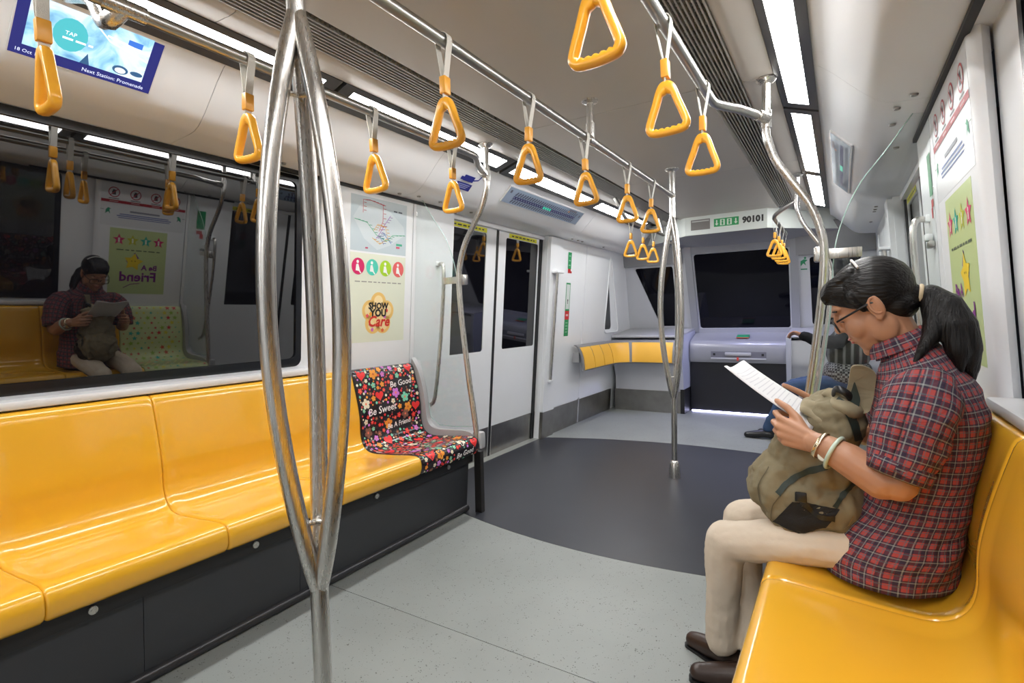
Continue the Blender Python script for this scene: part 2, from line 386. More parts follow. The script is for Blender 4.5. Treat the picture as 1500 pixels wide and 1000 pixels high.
# ---- side walls
WIN_Y = (-2.3, 1.725); WIN_Z = (.926, 1.848); WOFF = .05; CORN = 1.83
wn = 0; dn = 0
for s, nm in SIDES:
    wm = wmap(s); WIN_Y = (-2.3, 1.725 if s < 0 else 1.62)
    w = plate('wall_' + nm, [(Y0, 0), (CORN + .03, 0), (CORN + .03, 1.90), (Y0, 1.90)], [rrect(WIN_Y[0], WIN_Y[1], WIN_Z[0], WIN_Z[1], .03)], wmap(s, WOFF), .05, WHITE)
    tag(w, 'white %s side wall of the train car' % nm, 'wall', kind='structure')
    # proud lining panels
    kk = [(CORN + .028, WOFF)] + [(CORN + .028 - .028 * math.sin(a), .028 - .028 * math.cos(a)) for a in [PI / 2 * (5 - i) / 5 for i in range(6)]] + [(2.488, 0), (2.488, .06)]
    V = [wm(y, z, o_ - .006) for z in (.0, 1.87) for y, o_ in kk]; n_ = len(kk)
    autosmooth(mesh('lining_panel', V, [(i, i + 1, i + 1 + n_, i + n_) for i in range(n_ - 1)], WHITE, w), .5)
    plate('lining_panel', rrect(2.494, 2.895, .0, 1.87, .008, 2), [], wmap(s, -.006), .05, WHITE, w)
    a, b = sorted((SX(s, 1.305), SX(s, 1.40)))
    box('window_sill', a, b, Y0, CORN + .01, .872, .902, mat('sill_white', (.72, .72, .73), .3), w, .008)
    a, b = sorted((SX(s, 1.240), SX(s, 1.262))); box('cornice_strip', a, b, CORN - .4, 2.9, 1.850, 1.866, BLACK, w)
    # the window
    wn += 1
    g = plate('window_%d' % wn, rrect(WIN_Y[0] - .012, WIN_Y[1] + .012, WIN_Z[0] - .012, WIN_Z[1] + .012, .04), [rrect(WIN_Y[0] + .02, WIN_Y[1] - .02, WIN_Z[0] + .028, WIN_Z[1] - .02, .03)], wmap(s, WOFF - .005), .02, FRAMEBLK)
    tag(g, 'long dark %s side window above the yellow bench' % nm, 'window', kind='structure')
    plate('pane', rrect(WIN_Y[0], WIN_Y[1], WIN_Z[0], WIN_Z[1], .03), [], wmap(s, WOFF + .004), .008, GLASSD, g)
    # wall beyond the door, with a tall triangular window
    tri = rpoly([(5.76, .97), (6.02, .97), (5.80, 1.75)], .06); trio = rpoly([(5.72, .93), (6.20, .93), (5.80, 1.84)], .09)
    w2 = plate('wall_%s_front' % nm, [(4.27, 0), (6.64, 0), (6.64, 1.87), (4.27, 1.87)], [trio], wmap(s, 0), .05, WHITE)
    tag(w2, 'white %s wall between the doors and the train front' % nm, 'wall', kind='structure')
    for a, b in ((4.512, 5.11), (5.118, 5.70)): plate('lining_panel', rrect(a, b, .26, 1.855, .008, 2), [], wmap(s, -.006), .006, WHITE, w2)
    # splayed reveal around the triangular pane
    V = [wm(y, z, 0) for y, z in trio] + [wm(y, z, .035) for y, z in tri]; k = len(tri)
    mesh('window_reveal', V, [(i, (i + 1) % k, (i + 1) % k + k, i + k) for i in range(k)], WHITE, w2, True)
    tube('window_rim', [wm(y, z, .0) for y, z in trio], .010, WHITE, w2, 8, True)
    wn += 1
    g = plate('window_%d' % wn, tri, [], wmap(s, .03), .01, GLASSD); tag(g, 'narrow dark triangular window in the %s wall by the train front' % nm, 'window', kind='structure')
    # steel skirting
    bb = plate('baseboard_' + nm, [(4.5, 0), (5.1, 0), (5.1, .25), (4.5, .25)], [], wmap(s, -.010), .012, KICK)
    tag(bb, 'brushed steel skirting along the %s wall by the train front' % nm, 'skirting', kind='structure')
    plate('skirting_plate', [(5.125, 0), (6.05, 0), (6.05, .25), (5.125, .25)], [], wmap(s, -.010), .012, KICK, bb)
    plate('skirting_joint', [(5.1, 0), (5.125, 0), (5.125, .27), (5.1, .27)], [], wmap(s, -.012), .012, GREYP, bb)
    # door post with grab bar pocket
    tp = plate('trim_%d' % (1 if s < 0 else 2), rpoly([(4.275, .25), (4.50, .25), (4.50, 1.855), (4.275, 1.855)], .01, 2), [], wmap(s, -.03), .10, WHITE)
    tag(tp, 'white door post on the %s side beyond the doors' % nm, 'door post', kind='structure')
    plate('post_skirt', [(4.275, 0), (4.50, 0), (4.50, .25), (4.275, .25)], [], wmap(s, -.032), .10, KICK, tp)
    # doors
    dn += 1; do = .07
    dr = empty('door_%d' % dn, (SX(s, 1.48), 3.56, 0), 'pair of white sliding doors with dark windows on the %s side' % nm, 'door', kind='structure')
    for a, b, wa, wb in ((2.86, 3.535, 2.93, 3.40), (3.565, 4.25, 3.68, 4.215)):
        hole = rrect(wa, wb, .875, 1.785, .02, 3)
        lf = plate('door_leaf', [(a, .0), (b, .0), (b, 1.86), (a, 1.86)], [hole], wmap(s, do), .03, WHITE, dr)
        plate('pane', rrect(wa - .005, wb + .005, .87, 1.79, .02, 3), [], wmap(s, do + .006), .008, DOORGL, lf)
        plate('kick_plate', [(a + .01, .005), (b - .01, .005), (b - .01, .25), (a + .01, .25)], [], wmap(s, do - .003), .003, KICK, lf)
        p = Print(); p.add(rect(min(wb - wa, .46), .034), (.72, .70, .02)); yc = (wa + wb) / 2
        p.add(words(.38, .011, 7, 3), (.05, .05, .02), layer=2)
        pm = wmap(s, do - .003)
        p.build('caution_sticker', lambda u, v, l: pm(yc + u, 1.806 + v, -l), lf)
    plate('rubber_seal', [(3.535, 0), (3.565, 0), (3.565, 1.86), (3.535, 1.86)], [], wmap(s, do - .004), .03, BLACK, dr)
    plate('rubber_seal', [(4.232, 0), (4.282, 0), (4.282, 1.86), (4.232, 1.86)], [], wmap(s, do - .012), .03, BLACK, dr)
    plate('rubber_seal', [(2.885, 0), (2.91, 0), (2.91, 1.86), (2.885, 1.86)], [], wmap(s, do - .012), .03, BLACK, dr)
    plate('door_header', [(2.88, 1.83), (4.28, 1.83), (4.28, 1.90), (2.88, 1.90)], [], wmap(s, do - .03), .06, COVE, dr)
    box('door_pocket', *sorted((SX(s, 1.52), SX(s, 1.55))), 2.8, 4.35, -.02, 1.95, BLACK, dr)
wb_ = box('wall_back', -2.45, .49, Y0 - .05, Y0, 0, 2.2, WHITE); tag(wb_, 'plain white partition wall behind the camera', 'wall', kind='structure')

# ---- front end wall (sloped windscreen wall)
def ey(z): return 6.62 - .42 * (z - .95)
def emap(u, v, w): return Vector((u, ey(v) + w, v))
cwin = rrect(-1.435, -.470, .955, 1.80, .03)
lwin = rpoly([(-2.14, 1.69), (-1.68, 1.69), (-1.70, .985), (-1.91, .985)], .03)
rwin = [(-1.96 - a, b) for a, b in reversed(lwin)]
we = plate('wall_front', [(-2.40, .88), (.44, .88), (.36, 2.15), (-2.32, 2.15)], [cwin, lwin, rwin], emap, .05, ENDLIGHT)
tag(we, 'grey sloping front end wall with three dark windows', 'wall', kind='structure')
for n_, (L_, lab) in enumerate(((cwin, 'wide dark front window in the middle of the end wall'), (lwin, 'slanted dark front window at the left end'), (rwin, 'slanted dark front window at the right end'))):
    wn += 1
    g = plate('window_%d' % wn, L_, [], lambda u, v, w: emap(u, v, w + .02), .01, mat('dark_front_glass', (.004, .004, .007), .05, ior=1.3)); tag(g, lab, 'window', kind='structure')
box('lower_wall', -2.45, .49, 6.62, 6.68, 0, .95, ENDGREY, we)
for a, b in ((-1.53, -1.45), (-.455, -.375)):
    plate('door_jamb', rpoly([(a, .9), (b, .9), (b, 1.9), (a, 1.9)], .01, 2), [], lambda u, v, w: emap(u, v, w - .03), .03, ENDGREY, we)
plate('lintel', [(-1.45, 1.80), (-.455, 1.80), (-.455, 1.93), (-1.45, 1.93)], [], lambda u, v, w: emap(u, v, w - .02), .02, ENDGREY, we)
for a, b in ((-2.30, -1.56), (-.40, .34)):
    plate('header_panel', [(a, 1.71), (b, 1.71), (b, 2.02), (a, 2.02)], [], lambda u, v, w: emap(u, v, w - .05), .05, mat('mid_grey_header', (.22, .22, .23), .4), we)

# ---- fascia with car number
fx = [(-2.05, 6.25), (-1.74, 6.02), (-1.375, 5.66), (-.60, 5.62), (-.24, 5.98), (.09, 6.25)]
V = []; F = []
for x, y in fx: V += [(x, y, 1.935), (x, y, 2.14), (x, y + .05, 2.14), (x, y + .05, 1.935)]
for i in range(len(fx) - 1): a = 4 * i; F += [(a, a + 4, a + 5, a + 1), (a + 3, a + 2, a + 6, a + 7), (a, a + 3, a + 7, a + 4)]
fa = mesh('end_fascia', V, F, mat('fascia_pale', (.60, .64, .61), .35))
tag(fa, 'pale fascia under the ceiling with the car number 90101', 'fascia')
mesh('fascia_soffit', [(x, y, 1.937) for x, y in fx] + [(-1.9, 6.25, 1.90), (-1.5, 6.24, 1.87), (-1.3, 6.235, 1.87), (-.66, 6.235, 1.87), (-.46, 6.24, 1.87), (0, 6.25, 1.90)], [(i, i + 1, i + 7, i + 6) for i in range(5)], ENDGREY, fa)
fd = Vector((-.60 + 1.375, 5.62 - 5.66, 0)).normalized(); fo = Vector((-1.375, 5.66, 2.035))
def fmap(u, v, l): return fo + fd * u + Vector((0, 0, v)) + Vector((fd.y, -fd.x, 0)) * (l + .0005)
p = Print()
p.add(rect(.19, .105), (.16, .15, .14), (.155, .0)); p.add(rect(.17, .012), (.45, .45, .43), (.155, .035), layer=2)
p.add(rect(.26, .105), (.62, .68, .62), (.405, .0)); p.add(rect(.235, .08), (.03, .30, .10), (.405, .0), layer=2)
for dx in (-.09, .09): p.add(fan([(0, -.028), (.018, -.008), (.006, -.008), (.006, .026), (-.006, .026), (-.006, -.008), (-.018, -.008)]), (.6, .72, .6), (.405 + dx, 0), layer=3)
for dx in (-.035, .03): 
    p.add(rect(.045, .06), (.6, .72, .6), (.405 + dx, 0), layer=3); p.add(disc(.009), (.03, .30, .10), (.405 + dx, .016), layer=4); p.add(rect(.016, .03), (.03, .30, .10), (.405 + dx, -.01), layer=4)
p.add(text2d('90101', .080, bold=.0045), (.03, .03, .03), (.655, -.004))
p.build('printed_signs', fmap, fa)
for i, x in enumerate((-1.03, -.80)):
    t = empty('downlight', (x, 5.83, 1.93), 'small round bluish downlight, %s of the two under the fascia' % ('left' if i == 0 else 'right'), 'downlight', 'front downlights')
    lathe('bezel', [(.032, 1.922), (.040, 1.922), (.040, 1.932), (.032, 1.932)], x, 5.83, GREYP, t, 16)
    lathe('lens', [(.001, 1.9235), (.031, 1.9235), (.031, 1.93)], x, 5.83, emis('downlight_blue_white', (.70, .74, 1.0), 30), t, 16)
    ld = bpy.data.lights.new('downlight_lamp', 'SPOT'); ld.energy = 42; ld.color = (.55, .57, 1.0); ld.spot_size = 2.0; ld.spot_blend = .6; ld.shadow_soft_size = .03
    lo = bpy.data.objects.new('downlight_lamp', ld); C.objects.link(lo); lo.parent = t; lo.location = (0, 0, -.015)

# ---- middle console at the front
t = empty('front_console', (-.95, 6.45, 0), 'grey front console with pull handle above black panel', 'console')
cp = [(6.30, .575), (6.285, .60), (6.285, .74)] + spl2([(6.29, .775), (6.31, .80), (6.36, .825), (6.62, .90)], 4) + [(6.62, .575)]
V = [(x, y, z) for x in (-1.485, -.475) for y, z in cp]; k = len(cp)
o = mesh('console_body', V, [(i, (i + 1) % k, (i + 1) % k + k, i + k) for i in range(k)] + [tuple(range(k)), tuple(range(2 * k - 1, k - 1, -1))], mat('console_grey', (.27, .272, .285), .3, coat=.3), t); autosmooth(o, .6)
box('front_panel', -1.485, -.475, 6.33, 6.40, .012, .575, mat('black_lower_panel', (.010, .010, .014), .35), t)
box('handle_recess', -1.25, -.68, 6.2835, 6.29, .615, .70, mat('recess_grey', (.14, .14, .16), .5), t)
box('pull_handle', -1.10, -.83, 6.27, 6.284, .655, .692, GREYP, t, .006)
box('handle_lip', -1.25, -.68, 6.272, 6.284, .612, .63, GREYP, t, .004)
for x in (-1.215, -.715): box('latch', x - .012, x + .012, 6.28, 6.284, .655, .68, BLACK, t)
box('latch', -.975, -.955, 6.266, 6.272, .60, .64, mat('red_tag', (.6, .05, .03), .4), t)
plate('instruction_sticker', [(-1.0, 6.40), (-.87, 6.40), (-.87, 6.50), (-1.0, 6.50)], [], lambda u, v, w: Vector((u, v, .841 + (v - 6.36) * .29 - w)), .002, mat('green_sticker', (.03, .26, .11), .4), t)
plate('instruction_sticker', [(-1.0, 6.385), (-.87, 6.385), (-.87, 6.40), (-1.0, 6.40)], [], lambda u, v, w: Vector((u, v, .841 + (v - 6.36) * .29 - w)), .002, mat('red_tag'), t)
box('floor_light_strip', -1.47, -.48, 6.318, 6.33, .002, .014, emis('strip_violet_white', (.62, .62, 1.0), 9), t)

# ---- corner cabinets with desk tops
for s, nm in SIDES:
    t = empty('corner_cabinet', (SX(s, .88), 6.3, 0), 'pale curved corner cabinet with desk top at the %s of the train front' % nm, 'cabinet', 'front corner cabinets')
    X = lambda d: SX(s, d)
    def slab(name, d0, d1, prof, m):
        kk = len(prof); V = [(X(d0), y, z) for y, z in prof] + [(X(d1), y, z) for y, z in prof]
        bm = bmesh.new(); me = bpy.data.meshes.new('t'); me.from_pydata(V, [], [(i, (i + 1) % kk, (i + 1) % kk + kk, i + kk) for i in range(kk)] + [tuple(range(kk)), tuple(range(2 * kk - 1, kk - 1, -1))]); bm.from_mesh(me); bpy.data.meshes.remove(me)
        return autosmooth(bm_obj(name, bm, m, t), .5)
    slab('cabinet_body', .56, 1.33, [(6.08, .25), (6.08, .40)] + spl2([(6.07, .43), (6.02, .54), (5.98, .62), (5.97, .84)], 4) + [(6.62, .90), (6.62, .25)], ENDLIGHT)
    slab('base_plate', .56, 1.34, [(6.07, 0), (6.07, .25), (6.60, .25), (6.60, 0)], KICK)
    slab('side_panel', .515, .56, [(6.04, .28), (6.0, .5), (5.95, .66), (5.95, .88), (6.62, .93), (6.62, .28)], mat('pale_blue_end_cheek', (.46, .48, .58), .35))
    slab('side_plinth', .515, .56, [(6.07, 0), (6.07, .28), (6.62, .28), (6.62, 0)], BLACK)
    slab('desk_top', .52, 1.33, [(5.955, .865), (5.945, .88), (5.955, .893), (6.60, .955), (6.60, .92)], GREYP)

# ================================================================== SEATS
prof = [(.835, .352), (.815, .358), (.803, .385), (.802, .415), (.812, .440), (.842, .4505), (.92, .446), (.99, .439), (1.07, .433), (1.13, .430), (1.175, .435), (1.208, .455), (1.228, .487), (1.236, .53), (1.236, .575), (1.238, .62), (1.25, .69), (1.268, .765), (1.283, .82), (1.292, .848), (1.302, .862), (1.318, .868), (1.335, .866)]
PF = spl2(prof, 3)
PL = [0.]
for a, b in zip(PF[:-1], PF[1:]): PL.append(PL[-1] + math.dist(a, b))
LEN = PL[-1]
def prof_at(t):
    L_ = min(max(t, 0), 1) * LEN
    for i in range(len(PF) - 1):
        if L_ <= PL[i + 1] + 1e-9:
            q = (L_ - PL[i]) / max(1e-9, PL[i + 1] - PL[i]); a, b = PF[i], PF[i + 1]; return (a[0] + (b[0] - a[0]) * q, a[1] + (b[1] - a[1]) * q), (b[0] - a[0], b[1] - a[1])
SW = .495
def seat_pt(s, yc, u, t, lift=0.):
    """u in -1..1 across, t 0..1 from front lip to top of the back"""
    (d, z), (td, tz) = prof_at(t); l = math.hypot(td, tz); nd, nz = -tz / l, td / l     # outward (towards sitter)
    e = max(0, abs(u) - .72) / .28; dish = (1 - e * e * (3 - 2 * e)) if abs(u) > .72 else 1.
    amp = .011 * math.sin(PI * min(1, max(0, (t - .13) / .80))) ** .8 if .13 < t < .93 else 0
    edge = .006 * max(0, (abs(u) - .965) / .035) ** 2
    h = lift - amp * dish - edge
    return Vector((SX(s, d + nd * h), yc + u * SW / 2 * .9985, z + nz * h))
def seat_shell(name, s, yc, m, label, group):
    us = [-1, -.985, -.965, -.93, -.88, -.82, -.77, -.72, -.5, -.25, 0, .25, .5, .72, .77, .82, .88, .93, .965, .985, 1]; nt_ = 66
    V = []; F = []; n = len(us)
    for i in range(nt_ + 1):
        for u in us: V.append(seat_pt(s, yc, u, i / nt_))
    for i in range(nt_):
        for j in range(n - 1): F.append((i * n + j, i * n + j + 1, (i + 1) * n + j + 1, (i + 1) * n + j))
    N = len(V)
    for i in range(nt_ + 1):
        for u in us: V.append(seat_pt(s, yc, u, i / nt_, -.018))
    for i in range(nt_):
        for j in range(n - 1): F.append((N + i * n + j + 1, N + i * n + j, N + (i + 1) * n + j, N + (i + 1) * n + j + 1))
    for i in range(nt_):
        a, b = i * n, (i + 1) * n; F.append((a, b, N + b, N + a)); F.append((b + n - 1, a + n - 1, N + a + n - 1, N + b + n - 1))
    for j in range(n - 1): F.append((j + 1, j, N + j, N + j + 1)); a = nt_ * n + j; F.append((a, a + 1, N + a + 1, N + a))
    me = bpy.data.meshes.new(name); me.from_pydata([tuple(v) for v in V], [], F); bm = bmesh.new(); bm.from_mesh(me); bpy.data.meshes.remove(me)
    o = bm_obj(name, bm, m, BENCH[s]); autosmooth(o, 1.1)
    return tag(o, label)
ypos = [-.2375 + SW * i for i in range(6)]      # centres; boundaries .01 .505 1.0 1.495 1.99 2.485
BENCH = {}
for s, nm in SIDES: BENCH[s] = empty('bench', (SX(s, 1.0), 1.0, 0), 'long bench of glossy yellow seats on charcoal base along the %s wall%s' % (nm, '' if s < 0 else ' under the woman'), 'bench', 'side benches')
seats = {}
for s, nm in SIDES:
    for i in range(5): seats[s, i] = seat_shell('seat', s, ypos[i], YEL, None, None)
fs = seat_shell('seat', -1, ypos[5], FLORAL, 'black seat printed with hearts and flowers at the end of the left bench', 'left bench seats')
ss = seat_shell('seat', 1, ypos[5], STARBASE, 'pale green seat printed with stars beyond the reading woman', 'right bench seats')
def seat_map(s, yc): return lambda u, v, l: seat_pt(s, yc, (u * (-s) if s > 0 else u) / (SW / 2), v / LEN, l + .0006)
def subdiv(sh, k=2):
    V, F = sh; V = list(V)
    for _ in range(k):
        G = []
        for f in F:
            c = (sum(V[i][0] for i in f) / len(f), sum(V[i][1] for i in f) / len(f)); V.append(c); ci = len(V) - 1
            G += [(f[i], f[(i + 1) % len(f)], ci) for i in range(len(f))]
        F = G
    return V, F
def center_fan(sh):
    P = sh[0]; return P + [(0, 0)], [(i, (i + 1) % len(P), len(P)) for i in range(len(P))]
PALF = [(.80, .03, .03), (.80, .03, .03), (.85, .32, .03), (.60, .18, .62), (.20, .62, .42), (.80, .76, .58), (.22, .09, .06), (.80, .08, .06)]
def floral(yc):
    p = Print(); rnd = random.Random(3); placed = []
    back0 = .56
    txt = [('Be Good', .42, .855, .05), ('Be Sweet', -.30, .715, .058), ('Be A Friend', .22, .61, .04), ('Be Good', .45, .055, .042)]
    def free(u, v, r):
        return all(math.hypot(u - a, v - b) > r + c for a, b, c in placed)
    for w_, u, t, sz in txt:
        placed += [(u * .245 + k * .03, t * LEN, .024) for k in (-2, -1, 0, 1, 2)]
    big = [(-.19, .93, 'h'), (-.08, .80, 'h'), (.20, .70, 'h'), (-.06, .535, 'h'), (.05, .80, 'f', 3), (-.19, .765, 'f', 5), (-.03, .625, 'f', 2), (.19, .945, 'h'), (-.16, .42, 'h'), (.13, .47, 'h'), (.19, .40, 'h'), (-.17, .11, 'h'), (-.10, .10, 'f', 2), (.10, .13, 'f', 5), (.20, .10, 'h'), (-.05, .34, 'h'), (.08, .27, 'h'), (-.14, .25, 'f', 3), (.19, .23, 'f', 2), (.02, .42, 'f', 5), (-.10, .93, 'f', 2), (.12, .765, 'f', 4), (.135, .70, 'f', 2), (-.19, .60, 'f', 6), (.11, .66, 'f', 6)]
    for b in big:
        u, v = b[0], b[1] * LEN; r = .030; placed.append((u, v, r))
        if b[2] == 'h': p.add(center_fan(heart(.031)), (.80, .03, .03), (u, v), rnd.uniform(-.2, .2))
        else:
            p.add(center_fan(flower(.031)), PALF[b[3]], (u, v), rnd.uniform(0, 1)); p.add(disc(.007, k=10), (.85, .2, .1) if b[3] != 2 else (.6, .12, .02), (u, v), layer=2)
    for r in (.017, .012, .008, .0055):
        for _ in range({.017: 200, .012: 420, .008: 900, .0055: 1200}[r]):
            u = rnd.uniform(-.232, .232); v = rnd.uniform(.02, .97) * LEN
            if abs(u) + r < .24 and free(u, v, r * 1.05):
                placed.append((u, v, r)); c = rnd.choice(PALF)
                if r > .01: p.add(center_fan(flower(r)), c, (u, v), rnd.uniform(0, 1)); p.add(disc(r * .25, k=8), (.8, .3, .1), (u, v), layer=2)
                else: p.add(disc(r, k=10), c, (u, v))
    for w_, u, t, sz in txt: p.add(text2d(w_, sz, bold=.0006, shear=.2), (.85, .82, .80), (u * .245, t * LEN), .06, layer=3)
    return p
tag(floral(ypos[5]).build('printed_pattern', seat_map(-1, ypos[5]), fs), kind='stuff')
def stars(yc):
    p = Print(); rnd = random.Random(5); cols = [(.62, .04, .06), (.03, .42, .34), (.70, .62, .04), (.62, .10, .05), (.30, .52, .05)]
    for j in range(22):
        for i in range(9):
            u = -.215 + i * .054 + (.027 if j % 2 else 0); v = (.03 + j * .044) * LEN
            if abs(u) < .23: p.add(center_fan(star(rnd.choice((.022, .014, .009)))), rnd.choice(cols), (u, v), rnd.uniform(-.3, .3))
    return p
tag(stars(ypos[5]).build('printed_pattern', seat_map(1, ypos[5]), ss), kind='stuff')

# ---- bench bases, end frames, glass screens
for s, nm in SIDES:
    X = lambda d: SX(s, d)
    t = BENCH[s]
    cutp = [-.5, .76, 1.33, 2.47]
    for a, b in zip(cutp[:-1], cutp[1:]):
        prism('base_panel', [(X(.895), .02), (X(.872), .30), (X(.90), .30), (X(.92), .02)], a + .001, b - .001, DARKP, t, smooth=None)
    prism('seat_rail', [(X(.850), .30), (X(.848), .352), (X(1.30), .385), (X(1.30), .30)], -.5, 2.48, BLACK, t, smooth=None)
    tube('floor_tube', [(X(.895), -.5, .022), (X(.895), 2.47, .022)], .020, mat('dark_tube', (.05, .05, .055), .3, metal=.5), t)
    for y in (.18, .62, 1.12, 1.72, 2.25):
        bm = bmesh.new(); mt = Matrix.Translation((X(.846), y, .325)) @ Matrix.Rotation(PI / 2, 4, 'Y')
        bmesh.ops.create_cone(bm, cap_ends=True, segments=16, radius1=.012, radius2=.012, depth=.008, matrix=mt)
        bmesh.ops.create_cone(bm, cap_ends=True, segments=12, radius1=.005, radius2=.005, depth=.012, matrix=mt)
        bm_obj('key_lock', bm, STEEL, t)
    box('support_post', *sorted((X(.800), X(.845))), 2.487, 2.52, 0, .36, mat('dark_steel_post', (.10, .095, .09), .35, metal=.9), t)
    # end frame hugging the seat profile
    top = []; bot = []
    for i in range(0, 61):
        (d, z), (td, tz) = prof_at(.05 + .93 * i / 60); l = math.hypot(td, tz); nd, nz = -tz / l, td / l
        h = .032 if i > 8 else .012 + .020 * i / 8
        top.append((d + nd * h, z + nz * h)); bot.append((d - nd * .03, z - nz * .03))
    def smooth2(P, n=6):
        for _ in range(n): P = [P[0]] + [((a[0] + 2 * b[0] + c[0]) / 4, (a[1] + 2 * b[1] + c[1]) / 4) for a, b, c in zip(P[:-2], P[1:-1], P[2:])] + [P[-1]]
        return P
    top = smooth2(top, 30)
    ef = plate('end_frame', bot + top[::-1], [], lambda u, v, w: Vector((X(u), 2.486 + w, v)), .036, GREYP, t)
    box('stanchion_socket', *sorted((X(.79), X(.855))), 2.486, 2.535, .375, .475, GREYP, t, .012)
    # glass draught screen
    gl = [(1.205, 1.866), (1.18, 1.83), (1.12, 1.74), (1.04, 1.63), (.985, 1.50), (.955, 1.36), (.945, 1.15), (.915, .90), (.885, .70), (.855, .50)]
    gl = spl2(gl, 4) + [(1.0, .485), (1.12, .485), (1.19, .53), (1.205, .62), (1.23, .75), (1.262, .88), (1.318, .90), (1.31, 1.0), (1.25, 1.86)]
    t = empty('glass_screen', (X(1.1), 2.51, .48), 'clear glass draught screen at the end of the %s bench' % nm, 'glass screen', 'draught screens')
    plate('glass_pane', gl, [], lambda u, v, w: Vector((X(u), 2.512 + w, v)), .008, CLEAR, t)
    E_ = mat('green_glass_edge', (.38, .52, .48), .2); tube('polished_edge', [Vector((X(a), 2.516, b)) for a, b in gl[:41]], .0022, E_, t, 6)
    box('clamp_bracket', *sorted((X(.90), X(1.05))), 2.500, 2.512, 1.345, 1.385, STEEL, t, .003)
    box('clamp_bracket', *sorted((X(.885), X(.93))), 2.485, 2.53, 1.335, 1.395, STEEL, t, .006)

# ================================================================== POLES, RAILS, STRAPS
def triple_pole(x, y, label, ztop=2.12, rot=0.):
    t = empty('grab_pole', (x, y, 0), label, 'pole', 'triple-branch centre poles')
    tube('lower_post', [(x, y, .02), (x, y, .58)], .0195, STEEL, t, 20)
    tube('upper_post', [(x, y, 1.76), (x, y, ztop)], .0195, STEEL, t, 20)
    lathe('floor_collar', [(.040, 0), (.040, .01), (.032, .10), (.024, .115), (.0186, .118)], x, y, STEEL, t, 24)
    lathe('ceiling_collar', [(.0186, ztop - .02), (.03, ztop - .018), (.045, ztop - .006), (.045, ztop)], x, y, STEEL, t, 24)
    for k in range(3):
        a = rot + k * 2 * PI / 3; pts = []
        for i in range(33):
            q = i / 32; z = .54 + (1.80 - .54) * q; r = .085 * math.sin(PI * q) ** .9; pts.append((x + r * math.cos(a), y + r * math.sin(a), z))
        tube('bowed_tube', pts, [.0165 + .003 * min(1, 4 * math.sin(PI * i / 32)) for i in range(33)], STEEL, t, 18)
    for z in (.70, 1.62):
        for k in range(3):
            a = rot + k * 2 * PI / 3; q = (z - .54) / 1.26; r = .085 * math.sin(PI * q) ** .85
            tube('spacer_pin', [(x, y, z), (x + r * math.cos(a), y + r * math.sin(a), z)], .006, STEEL, t, 8)
    return t
triple_pole(XC, .745, 'large near stainless pole splitting into three bowed tubes', rot=2.32)
triple_pole(XC, 3.69, 'far stainless pole splitting into three bowed tubes on charcoal floor', rot=1.45)

